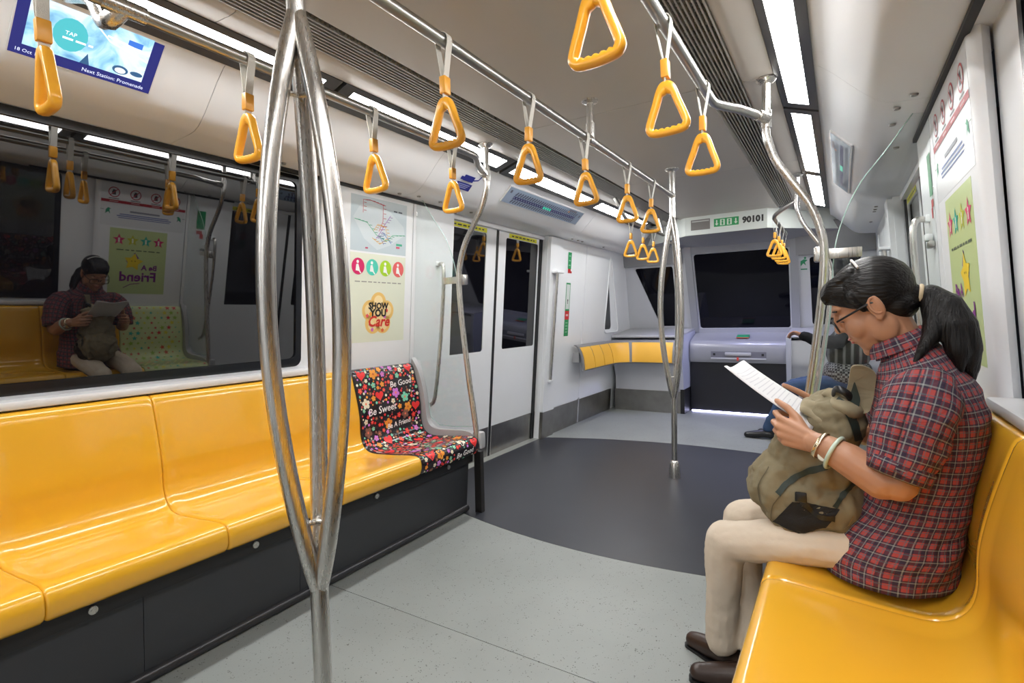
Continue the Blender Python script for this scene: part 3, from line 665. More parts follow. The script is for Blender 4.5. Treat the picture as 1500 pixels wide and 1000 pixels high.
RZ = 1.94; RR = .0175
t = empty('overhead_rail', (XC, 2.2, RZ), 'straight stainless overhead rail along the middle of the ceiling', 'handrail')
tube('rail', [(XC, .745, RZ), (XC, 3.69, RZ)], RR, STEELH, t, 18)
for y in (2.30,):
    tube('ceiling_stub', [(XC, y, 2.12), (XC, y, RZ)], .016, STEEL, t, 16); lathe('stub_flange', [(.0165, 2.105), (.038, 2.112), (.038, 2.12)], XC, y, STEEL, t)
    tube('tee_sleeve', [(XC, y, RZ + .075), (XC, y, RZ)], .022, STEEL, t, 16); tube('tee_sleeve', [(XC, y - .03, RZ), (XC, y + .03, RZ)], .0215, STEEL, t, 16)
tube('end_sleeve', [(XC, 3.645, RZ), (XC, 3.70, RZ)], .0215, STEEL, t, 16)
for s, nm in SIDES:
    X = lambda d: SX(s, d)
    t = empty('overhead_rail', (X(.56), 1.0, RZ), 'stainless overhead rail above the %s bench bending out to a stanchion' % nm, 'handrail')
    ry = 2.17
    pts = [(X(.56), -2.4, RZ), (X(.56), ry - .08, RZ)] + spline([(X(.56), ry - .04, RZ), (X(.566), ry + .01, RZ), (X(.59), ry + .06, RZ), (X(.63), ry + .12, RZ)], 4) + [(X(.71), 2.47, RZ)]
    tube('rail', pts, RR, STEELH, t, 18)
    tube('joint_sleeve', [(X(.687), 2.41, RZ), (X(.712), 2.473, RZ)], .0225, STEEL, t, 16)
    for y in (.66, -.9):
        b = spline([(X(.56), y, RZ), (X(.60), y - .01, RZ - .02), (X(.66), y - .01, RZ - .012), (X(.75), y, 2.02), (X(.90), y, 2.075)], 4)
        tube('support_bracket', b, [.022] * 6 + [.014] * (len(b) - 6), STEEL, t, 12); tube('joint_sleeve', [(X(.56), y - .05, RZ), (X(.56), y + .05, RZ)], .0215, STEEL, t, 16)
    t = empty('stanchion', (X(.82), 2.5, .42), 'bowed stainless stanchion at the end of the %s bench' % nm, 'pole')
    st = [(.71, 2.10), (.71, 2.0), (.71, 1.93), (.712, 1.87), (.745, 1.77), (.80, 1.68), (.87, 1.57), (.91, 1.46), (.922, 1.36), (.915, 1.20), (.895, 1.0), (.868, .78), (.835, .55), (.822, .44)]
    tube('bowed_post', spline([(X(d), 2.49, z) for d, z in st], 5), .0165, STEEL, t, 18)
    lathe('ceiling_flange', [(.0165, 2.085), (.026, 2.088), (.04, 2.10), (.04, 2.106)], X(.71), 2.49, STEEL, t)
    tube('tee_sleeve', [(X(.71), 2.49, 1.905), (X(.71), 2.49, 1.975)], .0215, STEEL, t, 16)
    # curved grab handle on the lining panel by the door and straight one on the door post
    t = empty('grab_bar', (X(1.25), 2.70, .6), 'bowed steel grab bar on the wall before the %s doors' % nm, 'grab bar', 'door grab bars')
    hp = spline([(X(wall_d(1.50) - .01), 2.74, 1.50), (X(wall_d(1.48) - .06), 2.73, 1.47), (X(wall_d(1.2) - .065), 2.73, 1.20), (X(wall_d(.9) - .06), 2.72, .9), (X(wall_d(.62) - .05), 2.70, .62), (X(wall_d(.55) - .01), 2.70, .56)], 5)
    tube('bar', hp, .013, STEEL, t, 12)
    for z, yy in ((1.50, 2.74), (.56, 2.70)): box('end_cap', *sorted((X(wall_d(z) - .02), X(wall_d(z) + .003))), yy - .02, yy + .02, z - .015, z + .015, WHITE, t, .004)
    t = empty('grab_bar', (X(1.30), 4.41, .55), 'straight steel grab bar on the door post beyond the %s doors' % nm, 'grab bar', 'door grab bars')
    tube('bar', [(X(wall_d(1.53) - .06), 4.37, 1.54), (X(wall_d(.54) - .045), 4.37, .54)], .013, STEEL, t, 12)
    box('end_cap', *sorted((X(wall_d(1.55) - .09), X(wall_d(1.55)))), 4.32, 4.45, 1.53, 1.552, WHITE, t, .006)
    box('end_cap', *sorted((X(wall_d(.54) - .06), X(wall_d(.54)))), 4.335, 4.41, .525, .545, WHITE, t, .005)
# front rails
t = empty('overhead_rail', (-1.54, 4.9, RZ), 'short stainless rail near the front on the left, carrying three straps', 'handrail')
tube('rail', spline([(-1.60, 4.25, 2.11), (-1.56, 4.27, 2.02), (-1.54, 4.31, 1.955), (-1.54, 4.40, RZ), (-1.54, 4.8, RZ), (-1.54, 5.45, RZ)], 5), .016, STEELH, t, 14)
tube('end_stub', [(-1.54, 5.45, RZ), (-1.58, 5.45, 2.12)], .016, STEEL, t, 14)
t = empty('overhead_rail', (-.47, 5.4, RZ), 'short stainless rail near the front on the right, carrying a cluster of straps', 'handrail')
tube('rail', spline([(-.262, 4.33, 1.925), (-.36, 4.52, 1.915), (-.44, 4.72, 1.905), (-.465, 4.86, 1.90), (-.47, 5.0, 1.90), (-.47, 5.98, 1.90)], 5), .016, STEELH, t, 14)
t = empty('stanchion', (-.1, 4.33, .45), 'bowed stainless stanchion farther off on the right, behind the woman', 'pole')
tube('bowed_post', spline([(SX(1, d), 4.33, z) for d, z in st], 5), .0165, STEEL, t, 14)
lathe('ceiling_flange', [(.0165, 2.085), (.026, 2.088), (.04, 2.10), (.04, 2.106)], SX(1, .71), 4.33, STEEL, t)

# hanging straps
def make_strap():
    t = empty('hanging_strap', (0, 0, RZ))
    # webbing loop over the rail
    P = [(-.003, -.105), (-.0195, -.012)] + [(-.0205 * math.cos(a), .0205 * math.sin(a)) for a in [PI * i / 8 for i in range(9)]] + [(.0195, -.012), (.003, -.105)]
    V = []; F = []
    for i, (a, b) in enumerate(P):
        a0 = P[max(0, i - 1)]; a1 = P[min(len(P) - 1, i + 1)]; d = Vector((a1[0] - a0[0], a1[1] - a0[1])).normalized(); n = Vector((-d.y, d.x)) * .0022
        for q, yy in ((0, -.012), (0, .012), (1, .012), (1, -.012)): V.append((a + n.x * q, yy, RZ + b + n.y * q))
    for i in range(len(P) - 1):
        for j in range(4): F.append((4 * i + j, 4 * i + (j + 1) % 4, 4 * i + 4 + (j + 1) % 4, 4 * i + 4 + j))
    F += [(3, 2, 1, 0), tuple(4 * (len(P) - 1) + j for j in range(4))]
    mesh('webbing', V, F, RIB, t)
    box('webbing_tongue', -.002, .002, -.011, .011, RZ - .165, RZ - .148, RIB, t)
    box('clamp', -.0105, .0105, -.0145, .0145, RZ - .152, RZ - .102, CLAMP, t, .003)
    # triangular handle in the plane across the rail
    cp_ = [(0, .062), (-.015, .053), (-.031, .010), (-.048, -.036), (-.0505, -.053), (-.041, -.063), (-.014, -.066), (.014, -.066), (.041, -.063), (.0505, -.053), (.048, -.036), (.031, .010), (.015, .053)]
    dense = []; nC = len(cp_)
    for i in range(nC):
        a, b, c, d = [Vector((*cp_[(i + k) % nC], 0)) for k in (-1, 0, 1, 2)]
        for j in range(5): t_ = j / 5; q = .5 * ((2 * b) + (c - a) * t_ + (2 * a - 5 * b + 4 * c - d) * t_ * t_ + (3 * b - a - 3 * c + d) * t_ ** 3); dense.append((q.x, q.y))
    V = []; F = []; zc = RZ - .232; n = 10; K = len(dense)
    for i, (a, b) in enumerate(dense):
        p0 = dense[i - 1]; p1 = dense[(i + 1) % K]; d = Vector((p1[0] - p0[0], p1[1] - p0[1])).normalized(); nn = Vector((d.y, -d.x))   # outward for ccw
        wi = .0108; bot = b < -.060 and abs(a) < .042
        wn_ = wi + (.0030 * math.cos(a / .0165 * 2 * PI) if bot else 0) + (.010 if b > .045 else 0)
        for j in range(n):
            an = 2 * PI * j / n; c_, s_ = math.cos(an), math.sin(an)
            cw = (abs(c_) ** .7) * (1 if c_ > 0 else -1); sw = (abs(s_) ** .7) * (1 if s_ > 0 else -1)
            off = cw * (wi if c_ > 0 else wn_); V.append((a + nn.x * off, sw * .0125, zc + b + nn.y * off))
    for i in range(K):
        for j in range(n): F.append((i * n + j, i * n + (j + 1) % n, ((i + 1) % K) * n + (j + 1) % n, ((i + 1) % K) * n + j))
    autosmooth(mesh('handle', V, F, HANDLE, t), .9)
    return t
strap0 = make_strap(); used = False
straps = []
L_ = ['in front of the TV screen', 'just left of the near triple pole', 'above the map poster', 'beside the blue CCTV sign']
for y, w in zip((.495, .99, 1.495, 1.99), L_): straps.append((-1.54, y, 0, 'yellow triangular hanging strap on the left rail, ' + w, 'straps on the left rail'))
M_ = ['nearest the camera', 'second from the camera', 'third, just before the ceiling stub', 'fourth, beyond the ceiling stub', 'last before the far pole']
for y, w in zip((1.24, 1.735, 2.23, 2.79, 3.23), M_): straps.append((XC, y, 0, 'yellow triangular hanging strap on the middle rail, ' + w, 'straps on the middle rail'))
R_ = ['cut off by the top picture edge', 'second from the camera', 'next to the rail bend']
for y, w in zip((1.005, 1.505, 2.0), R_): straps.append((-.42, y, 0, 'yellow triangular hanging strap on the right rail, ' + w, 'straps on the right rail'))
F_ = ['leftmost of three', 'middle of three', 'rightmost of three']
for y, w in zip((4.47, 4.80, 5.13), F_): straps.append((-1.54, y, 0, 'small far yellow strap on the short left front rail, ' + w, 'straps on the left front rail'))
for y, w in zip((4.98, 5.27, 5.56, 5.85), ('nearest', 'second', 'third', 'farthest')): straps.append((-.47, y, -.04, 'small far yellow strap in the right front cluster, ' + w, 'straps on the right front rail'))
for y, w in zip((.01, -.48), ('just out of frame', 'behind the camera')): straps.append((-.42, y, 0, 'yellow hanging strap on the right rail, %s, seen mirrored in the window' % w, 'straps on the right rail'))
rs = random.Random(2)
for x, y, r, lab, grp in straps:
    o = strap0 if not used else copy_tree(strap0)
    used = True; o.location = (x, y, RZ + r); tag(o, lab, 'hanging strap', grp); o.rotation_euler = (rs.uniform(-.02, .02), rs.uniform(-.05, .05), rs.uniform(-.07, .07))

# ================================================================== SIGNS, SCREENS, POSTERS
def cove_map(s, u0, lift=.0):    # on the 45 degree cove face: u along y, v up the slope; origin at face middle
    n = Vector((-s * .7071, 0, -.7071)); up = Vector((-s * .7071, 0, .7071))
    o = Vector((SX(s, .98), u0, 1.99))
    return lambda u, v, l: o + Vector((0, u, 0)) + up * v + n * (l + lift)
# TV on left cove, centre y .745
yc = .745; cm = cove_map(-1, yc, .004)
tv = empty('tv_screen', (-1.96, yc, 1.95), 'lit passenger TV screen in the upper left corner showing next station', 'tv screen')
plate('bezel', rrect(-.185, .185, -.098, .098, .004, 2), [], lambda u, v, w: cm(u, v + .012, -w), .006, mat('pale_bezel', (.7, .7, .7), .3), tv)
NAVY = emis('screen_navy', (.010, .014, .12), 1.0); NAVY.node_tree.nodes['Principled BSDF'].inputs['Base Color'].default_value = (.005, .006, .03, 1)
def em(n, c, s_=1.0):
    m = emis(n, c, s_); m.node_tree.nodes['Principled BSDF'].inputs['Base Color'].default_value = (.02, .02, .02, 1); m.node_tree.nodes['Principled BSDF'].inputs['Roughness'].default_value = .15; return m
def screen_pic():
    m = em('screen_picture', (.5, .8, .9)); nt = m.node_tree; b = nt.nodes['Principled BSDF']
    tc = nt.nodes.new('ShaderNodeTexCoord'); mp = nt.nodes.new('ShaderNodeMapping'); mp.inputs['Rotation'].default_value = (.3, .8, .5); n = nt.nodes.new('ShaderNodeTexNoise'); n.inputs['Scale'].default_value = 11; n.inputs['Detail'].default_value = 4; n.inputs['Distortion'].default_value = 1.2
    r = nt.nodes.new('ShaderNodeValToRGB'); e = r.color_ramp.elements; e[0].position = .32; e[0].color = (.10, .28, .50, 1); e[1].position = .62; e[1].color = (.62, .76, .86, 1); k = e.new(.46); k.color = (.28, .55, .72, 1)
    nt.links.new(tc.outputs['Object'], mp.inputs[0]); nt.links.new(mp.outputs[0], n.inputs['Vector']); nt.links.new(n.outputs['Fac'], r.inputs[0]); nt.links.new(r.outputs[0], b.inputs['Emission Color']); return m
p = Print(); SCW = em('screen_white', (.9, .95, 1)); SCT = em('screen_teal', (.07, .50, .55), .8); SCB = em('screen_blue', (.03, .14, .55)); SCD = em('screen_dark', (.02, .08, .18)); SCL = em('screen_light_text', (.7, .75, .95))
p.add(rect(.362, .188), None, (0, .012), layer=1, mt=NAVY); p.add(rect(.305, .148), None, (-.002, .024), layer=2, mt=screen_pic())
p.add(disc(.042, .050), None, (-.055, .022), layer=3, mt=SCT); p.add(rect(.04, .018), None, (.105, .063), layer=3, mt=SCB); p.add(fan([(.02, -.05), (.045, -.05), (.035, -.015)]), None, (-.04, 0), layer=4, mt=SCD)
p.add(stroke([(-.02, .095), (.04, .045), (.15, .02)], .004), None, layer=3, mt=SCW); p.add(stroke([(.03, .06), (.15, .045)], .006), None, layer=3, mt=SCW)
p.add(disc(.022, .014), None, (.085, -.032), layer=3, mt=SCD); p.add(disc(.015, .009), None, (.085, -.034), layer=4, mt=SCW); p.add(disc(.018, .008), None, (.13, -.03), layer=3, mt=SCD)
p.add(text2d('TAP', .016), None, (-.055, .026), layer=5, mt=SCW); p.add(words(.075, .006, 3, 2), None, (-.035, .010), layer=5, mt=SCW)
p.add(text2d('Next Station: Promenade', .0165), None, (.075, -.068), layer=3, mt=SCL); p.add(text2d('18 Oct 14', .014), None, (-.14, -.068), layer=3, mt=SCL)
p.build('display', cm, tv, .0004)
# route displays
for s, nm, yc, ln in ((-1, 'left', 3.715, 1.22), (1, 'right', 3.76, 1.25)):
    cm = cove_map(s, yc, .009)
    t = empty('route_display', (SX(s, .98), yc, 1.97), 'long blue-grey route map display on the %s cove' % nm, 'route display', 'route displays')
    plate('housing', rrect(-ln / 2, ln / 2, -.068, .068, .004, 2), [], lambda u, v, w: cm(u, v, -w), .012, mat('display_lip', (.6, .6, .6), .3), t)
    p = Print(); f = -s
    DB = mat('display_blue_grey', (.24, .30, .38), .2); p.add(rect(ln - .02, .122), None, layer=1, mt=DB)
    p.add(rect(ln * .82, .022), (.012, .018, .10), (0, -.008), layer=2)
    for k in range(30):
        u = -ln * .40 + k * ln * .8 / 29
        if k in (13, 14, 15, 16): p.add(rect(.024, .020), None, (u, -.008), layer=3, mt=em('led_green', (.03, .45, .28), .8)); 
        else: p.add(disc(.0042, k=8), (.50, .55, .62), (u, -.008), layer=3)
        p.add(rect(.013, .036), (.03, .035, .07), (u + .006, .023), -.6 * f, layer=2); p.add(rect(.013, .032), (.03, .035, .07), (u - .006, -.038), -.6 * f, layer=2)
    p.add(rect(.14, .016), (.10, .09, .12), (ln * .33 * f, .046), layer=2); p.add(rect(.03, .012), (.5, .2, .05), (ln * .28 * f, .030), layer=2); p.add(rect(.022, .022), (.06, .07, .10), (-ln * .46 * f, .03), layer=2); p.add(rect(.022, .022), (.06, .07, .10), (ln * .46 * f, .02), layer=2)
    p.build('route_print', cm, t, .0005)
# CCTV sign
cm = cove_map(-1, 2.70, .005); t = empty('cctv_sign', (-1.96, 2.7, 1.97), 'blue CCTV camera sticker beside the left stanchion top', 'sign')
p = Print(); BL = (.012, .018, .22)
p.add(fan([(-.07, -.02), (.03, -.02), (.03, .02), (-.07, .02)]), BL, (0, .012)); p.add(rect(.025, .022), BL, (-.082, .006)); p.add(stroke([(.03, .008), (.07, .02), (.085, .055)], .010), BL); p.add(rect(.05, .010), BL, (.085, .06))
p.add(rect(.15, .048), BL, (-.03, -.046)); 
for k in range(3): p.add(rect(.11 - .02 * k, .005), (.30, .33, .55), (-.03, -.034 - .011 * k), layer=2)
p.build('sticker', cm, t)
# posters on a wall panel: local u to the reader's right, v up, about (yc, zc)
def wall_print(p, name, s, yc, zc, parent, off=-.0072, flat=1):
    fm = wmap(s, off); return p.build(name, lambda u, v, l: fm(yc - s * u, zc + v, -l), parent, .0004)
def sheet(s, yc, zc, w, h, m, parent, name='sheet'):
    fm = wmap(s, -.0066); return plate(name, [(yc - w / 2, zc - h / 2), (yc + w / 2, zc - h / 2), (yc + w / 2, zc + h / 2), (yc - w / 2, zc + h / 2)], [], fm, .0006, m, parent)
PCREAM = mat('poster_cream', (.70, .73, .60), .35); PMAP = mat('poster_pale_blue', (.50, .58, .62), .3); PGREEN = mat('poster_lime', (.52, .62, .28), .35); PWHITE = mat('poster_white', (.70, .71, .73), .3)
t = empty('route_map_poster', (-2.25, 2.215, 1.53), 'pale blue rail network map poster on the left wall', 'poster')
sheet(-1, 2.215, 1.675, .43, .30, PMAP, t)
p = Print(); rnd = random.Random(4)
lines = [((.55, .05, .08), [(-.13, .06), (-.13, .13), (-.08, .135), (.0, .125), (.02, .12), (.02, .03), (-.01, -.03)]), ((.05, .40, .20), [(-.19, .02), (-.10, .01), (-.03, -.05), (.05, -.08), (.10, -.04), (.20, -.03)]), ((.30, .10, .45), [(.08, .07), (.04, .02), (-.01, -.05), (-.03, -.07)]), ((.75, .40, .05), [(-.06, -.07), (0, -.10), (.06, -.06), (.04, .0), (-.02, .01), (-.05, -.03)]), ((.05, .15, .45), [(.03, -.10), (.0, -.06), (.02, -.03), (.09, -.09)])]
p.add(fan([(-.20, .03), (-.15, .10), (-.03, .115), (.08, .09), (.19, .02), (.20, -.03), (.08, -.10), (-.02, -.135), (-.12, -.08)]), (.58, .65, .68), layer=1)
for c, P_ in lines:
    p.add(stroke(P_, .0035), c, layer=2)
    for a, b in zip(P_[:-1], P_[1:]):
        for q in (.2, .5, .8): u, v = a[0] + (b[0] - a[0]) * q, a[1] + (b[1] - a[1]) * q; p.add(rect(.02, .003), tuple(x * .7 for x in c), (u + .014, v), layer=3)
p.add(words(.07, .008, 2, 5), (.08, .10, .14), (.14, .10), layer=3); p.add(rect(.05, .012), (.05, .35, .22), (.155, -.09), layer=3); p.add(rect(.03, .010), (.6, .08, .15), (.145, -.107), layer=3); p.add(rect(.02, .008), (.5, .05, .12), (-.10, -.13), layer=3)
wall_print(p, 'map_print', -1, 2.215, 1.675, t)
t = empty('courtesy_poster', (-2.30, 2.215, 1.03), 'cream poster with four round icons reading Show You Care', 'poster')
sheet(-1, 2.215, 1.265, .43, .50, PCREAM, t)
p = Print()
for i, c in enumerate(((.62, .01, .12), (.08, .58, .45), (.38, .62, .02), (.72, .12, .12))):
    u = -.158 + i * .104; p.add(disc(.046, k=28), c, (u, .175), layer=1); p.add(disc(.009), (.85, .86, .84), (u - .004, .200), layer=2)
    p.add(fan([(-.014, .010), (0, .014), (.008, -.006), (.012, -.022), (.024, -.036), (.018, -.040), (.004, -.026), (-.018, -.024)]), (.85, .86, .84), (u, .175), layer=2)
p.add(words(.36, .006, 9, 6), (.30, .30, .27), (0, .092), layer=1)
for a in range(5): an = PI / 2 + a * 2 * PI / 5; p.add(disc(.060, k=26), (.80, .52, .16), (.066 * math.cos(an), -.09 + .066 * math.sin(an)), layer=1); p.add(disc(.034, k=20), (.86, .68, .36), (.074 * math.cos(an), -.09 + .074 * math.sin(an)), layer=2)
p.add(disc(.06), (.84, .62, .28), (0, -.09), layer=3)
p.add(text2d('SHOW', .050, bold=.0022), (.012, .010, .010), (0, -.045), layer=5); p.add(text2d('YOU', .058, bold=.003), (.012, .010, .010), (0, -.086), layer=5); p.add(text2d('Care', .085, bold=.0022, shear=.25), (.62, .03, .02), (.002, -.135), layer=6)
for u, v, c in ((-.06, -.09, (.85, .35, .02)), (.065, -.07, (.70, .06, .04)), (.05, -.105, (.62, .15, .50)), (-.045, -.18, (.62, .15, .50)), (.035, -.185, (.70, .15, .05)), (-.085, -.10, (.7, .1, .1))): p.add(flower(.012), c, (u, v), layer=4)
wall_print(p, 'poster_print', -1, 2.215, 1.265, t)
# right wall notices
def friend_poster(yc, label):
    t = empty('courtesy_poster', (.32, yc, .97), label, 'poster')
    sheet(1, yc, 1.235, .42, .53, PGREEN, t); p = Print()
    for i, c in enumerate(((.60, .03, .14), (.02, .40, .30), (.50, .52, .02), (.62, .03, .14))):
        u = -.145 + i * .097; p.add(star(.046), c, (u, .175), layer=1); p.add(disc(.007), (.8, .82, .7), (u, .184), layer=2); p.add(rect(.012, .022), (.8, .82, .7), (u, .166), layer=2)
    p.add(words(.32, .008, 7, 8), (.10, .13, .08), (0, .095), layer=1)
    p.add(stroke([(.0, .03), (.03, .075)], .012), (.16, .05, .28), layer=1); p.add(stroke([(.055, -.02), (.085, .01)], .012), (.16, .05, .28), layer=1)
    p.add(star(.074, .040), (.80, .58, .02), (.035, .0), .15, layer=2)
    for du in (-.012, .012): p.add(disc(.004), (.05, .03, .02), (.035 + du, .008), layer=3)
    p.add(text2d('Be A', .060, bold=.002), (.20, .01, .22), (-.085, -.045), layer=3); p.add(text2d('Friend', .108, bold=.003), (.20, .01, .22), (-.005, -.125), layer=3); p.add(stroke([(-.02, -.175), (.05, -.185), (.10, -.215)], .006), (.20, .01, .22), layer=3)
    wall_print(p, 'poster_print', 1, yc, 1.235, t)
friend_poster(2.14, 'lime green poster with four stars reading Be A Friend on the right wall')
t = empty('notice_panel', (.30, 2.17, 1.53), 'white prohibition notice with red band and pictograms on the right wall', 'notice')
sheet(1, 2.17, 1.68, .62, .33, PWHITE, t); p = Print()
for i in range(4):
    u = -.225 + .15 * i; p.add(disc(.040, k=26), (.45, .03, .05), (u, .095), layer=1); p.add(disc(.033, k=24), (.66, .67, .69), (u, .095), layer=2)
    p.add(fan([(-.012, -.02), (.012, -.02), (.016, .0), (.006, .022), (-.01, .016)]), (.05, .05, .06), (u, .095), layer=3); p.add(stroke([(-.024, .024), (.024, -.024)], .006), (.45, .03, .05), (u, .095), layer=4); p.add(rect(.07, .006), (.1, .1, .1), (u, .046), layer=1)
p.add(rect(.62, .022), (.42, .02, .03), (0, .025), layer=1)
for i in range(4): p.add(rect(.06, .006), (.65, .4, .4), (-.225 + .15 * i, .025), layer=2)
p.add(rect(.22, .014), (.25, .26, .30), (0, -.042), layer=1); p.add(rect(.36, .008), (.15, .2, .4), (0, -.068), layer=1); p.add(rect(.40, .008), (.15, .2, .4), (0, -.082), layer=1); p.add(rect(.38, .006), (.15, .2, .4), (0, -.096), layer=1)
for u, f in ((-.26, 1), (.26, -1)): p.add(fan([(-.02, -.022), (0, -.005), (.014, -.02), (.008, .012), (.02, .018), (.0, .028), (-.016, .010)]), (.02, .28, .14), (u, -.055), layer=1, sc=(f, 1)); p.add(rect(.025, .004), (.2, .3, .25), (u + .04 * f * -1, -.045), layer=1)
wall_print(p, 'notice_print', 1, 2.17, 1.68, t)
# emergency stickers
GRN = (.015, .27, .09); RED = (.55, .02, .02)
for s, nm in SIDES:
    t = empty('emergency_sticker', (SX(s, 1.27), 4.72, 1.0), 'green and red emergency instruction stickers on the %s wall beyond the doors' % nm, 'sticker')
    p = Print()
    p.add(rect(.075, .16), GRN, (0, .385)); p.add(rect(.06, .04), RED, (-.0, .285)); p.add(rect(.05, .02), RED, (.03, .275))
    for k in range(3): p.add(rect(.04, .012), (.3, .55, .38), (0, .43 - .045 * k), layer=2)
    p.add(rect(.095, .52), GRN, (0, -.09)); p.add(rect(.075, .24), (.62, .66, .64), (0, .035), layer=2); p.add(disc(.012), (.08, .08, .08), (0, .0), layer=3); p.add(rect(.012, .03), (.08, .08, .08), (0, -.02), layer=3)
    p.add(rect(.095, .085), RED, (0, -.145), layer=2); p.add(rect(.05, .02), (.7, .5, .5), (0, -.145), layer=3)
    for k in range(4): p.add(rect(.05, .008), (.3, .55, .38), (0, -.22 - .03 * k), layer=2)
    wall_print(p, 'sticker', s, 4.72, 1.29, t, -.0075)
t = empty('emergency_sticker', (.31, 2.66, 1.5), 'small green and red sticker on the right wall by the door', 'sticker'); p = Print()
p.add(rect(.075, .16), GRN, (0, .05)); p.add(rect(.05, .03), RED, (.01, -.06)); p.add(rect(.03, .04), RED, (-.01, -.095)); wall_print(p, 'sticker', 1, 2.62, 1.60, t, -.0075)
t = empty('call_point', (.30, 2.66, 1.40), 'small white call point knob on the right wall by the door', 'call point')
box('knob', .278, .305, 2.64, 2.68, 1.40, 1.43, WHITE, t, .008); box('bracket', .29, .31, 2.625, 2.695, 1.375, 1.40, KICK, t, .004)
t = empty('car_sign', (.28, 4.38, 1.74), 'small A1 lettering on the right door post', 'sign'); p = Print(); p.add(text2d('A1', .055, bold=.001), (.06, .06, .07)); pm = wmap(1, -.031); p.build('lettering', lambda u, v, l: pm(4.385 - u, 1.765 + v, -l), t)
for x, w in ((-1.60, 'left'), (-.33, 'right')):
    t = empty('exit_sign', (x, 6.25, 1.60), 'faint green running man exit sticker %s of the front window' % w, 'sign'); p = Print()
    p.add(fan([(-.03, -.04), (-.005, -.01), (.02, -.035), (.01, .0), (.035, .02), (.0, .03), (-.03, .012)]), (.02, .22, .10), (0, .02)); p.add(disc(.011), (.02, .22, .10), (.012, .062)); p.add(rect(.06, .012), (.02, .2, .1), (0, -.05))
    p.build('sticker', lambda u, v, l, x=x: emap(x + u, 1.62 + v, -l - .0515 if False else -l - .001), t)

# ---- perch bench with yellow pads
for s, nm in SIDES[:1]:
    X = lambda d: SX(s, d)
    t = empty('perch_bench', (X(1.2), 5.3, .58), 'wall-mounted leaning perch with yellow pads at the %s front corner' % nm, 'perch')
    path = [(1.295, 4.83), (1.295, 5.62)] + [(1.295 - .33 * (1 - math.cos(a)), 5.62 + .33 * math.sin(a)) for a in [PI / 2 * i / 10 for i in range(1, 11)]] + [(.57, 5.95)]
    ps = [(0.02, .835), (.035, .835), (.06, .815), (.085, .77), (.105, .71), (.115, .65), (.118, .60)]
    acc = [0]
    for a, b in zip(path[:-1], path[1:]): acc.append(acc[-1] + math.dist(a, b))
    def pp(q):
        for i in range(len(path) - 1):
            if q <= acc[i + 1] + 1e-6:
                r_ = (q - acc[i]) / (acc[i + 1] - acc[i]); a, b = path[i], path[i + 1]; tx, ty = b[0] - a[0], b[1] - a[1]
                # smooth tangents over the arc
                l = math.hypot(tx, ty); return (a[0] + tx * r_, a[1] + ty * r_), (-ty / l, tx / l)
        return path[-1], (0, -1)
    def nrm(q):
        a = .79
        if q < a: return (-1, 0)
        if q > a + .33 * PI / 2: return (0, -1)
        an = (q - a) / .33; return (-math.cos(an), -math.sin(an))
    def pad(q0, q1, m, name, out=0., grow=0.):
        n = max(2, int((q1 - q0) / .03)); V = []; F = []; k = len(ps)
        for i in range(n + 1):
            q = q0 + (q1 - q0) * i / n; (d, y), _ = pp(q); nx, ny = nrm(q)
            for o_, z in ps: V.append((X(d + nx * (o_ + out)), y + ny * (o_ + out), z + grow * (1 if z > .7 else -1)))
            for o_, z in reversed(ps): V.append((X(d + nx * (o_ + out - .015)), y + ny * (o_ + out - .015), z - .008 + grow * (1 if z > .7 else -1)))
        K = 2 * k
        for i in range(n):
            for j in range(K): F.append((i * K + j, i * K + (j + 1) % K, (i + 1) * K + (j + 1) % K, (i + 1) * K + j))
        F += [tuple(range(K)), tuple(n * K + K - 1 - j for j in range(K))]
        me = bpy.data.meshes.new('t'); me.from_pydata(V, [], F); bm = bmesh.new(); bm.from_mesh(me); bpy.data.meshes.remove(me)
        return autosmooth(bm_obj(name, bm, m, t), .8)
    TOT = acc[-1]
    pad(0, TOT, mat('perch_grey', (.20, .20, .21), .4), 'support_shell', -.008, .010)
    e = [.02, .275, .53, .785, 1.19, TOT - .01]
    for a, b in zip(e[:-1], e[1:]): pad(a + .008, b - (.008 if b != 1.19 else .035), YELPAD, 'yellow_pad')
    for q in (.10, .6):
        (d, y), _ = pp(q); box('wall_bracket', *sorted((X(d - .02), X(d + .06))), y - .02, y + .02, .66, .76, GREYP, t, .004)

# ================================================================== PEOPLE
SKIN = mat('skin_tan', (.47, .235, .135), .42, noise=.06, nscale=14)
SKIN2 = mat('skin_far', (.40, .20, .12), .45)
def hair_mat(name, sc):
    m = mat(name, (.006, .005, .005), .40, spec=.3); nt = m.node_tree; b = nt.nodes['Principled BSDF']; tc = nt.nodes.new('ShaderNodeTexCoord'); mp = nt.nodes.new('ShaderNodeMapping'); mp.inputs['Scale'].default_value = sc
    n = nt.nodes.new('ShaderNodeTexNoise'); n.inputs['Scale'].default_value = 1; n.inputs['Detail'].default_value = 4; n.inputs['Distortion'].default_value = .4
    bp = nt.nodes.new('ShaderNodeBump'); bp.inputs['Strength'].default_value = .75; bp.inputs['Distance'].default_value = .006
    nt.links.new(tc.outputs['Object'], mp.inputs[0]); nt.links.new(mp.outputs[0], n.inputs['Vector']); nt.links.new(n.outputs['Fac'], bp.inputs['Height']); nt.links.new(bp.outputs[0], b.inputs['Normal']); return m
HAIR = hair_mat('black_hair', (9, 190, 150)); HAIRT = hair_mat('black_hair_tail', (190, 190, 9))
CREAM = mat('cream_trousers', (.62, .53, .42), .75, noise=.05, nscale=20, bump=.15, bscale=90)
SHOE = mat('dark_brown_leather', (.035, .018, .012), .35)
BLKPL = mat('black_plastic', (.008, .008, .009), .3)
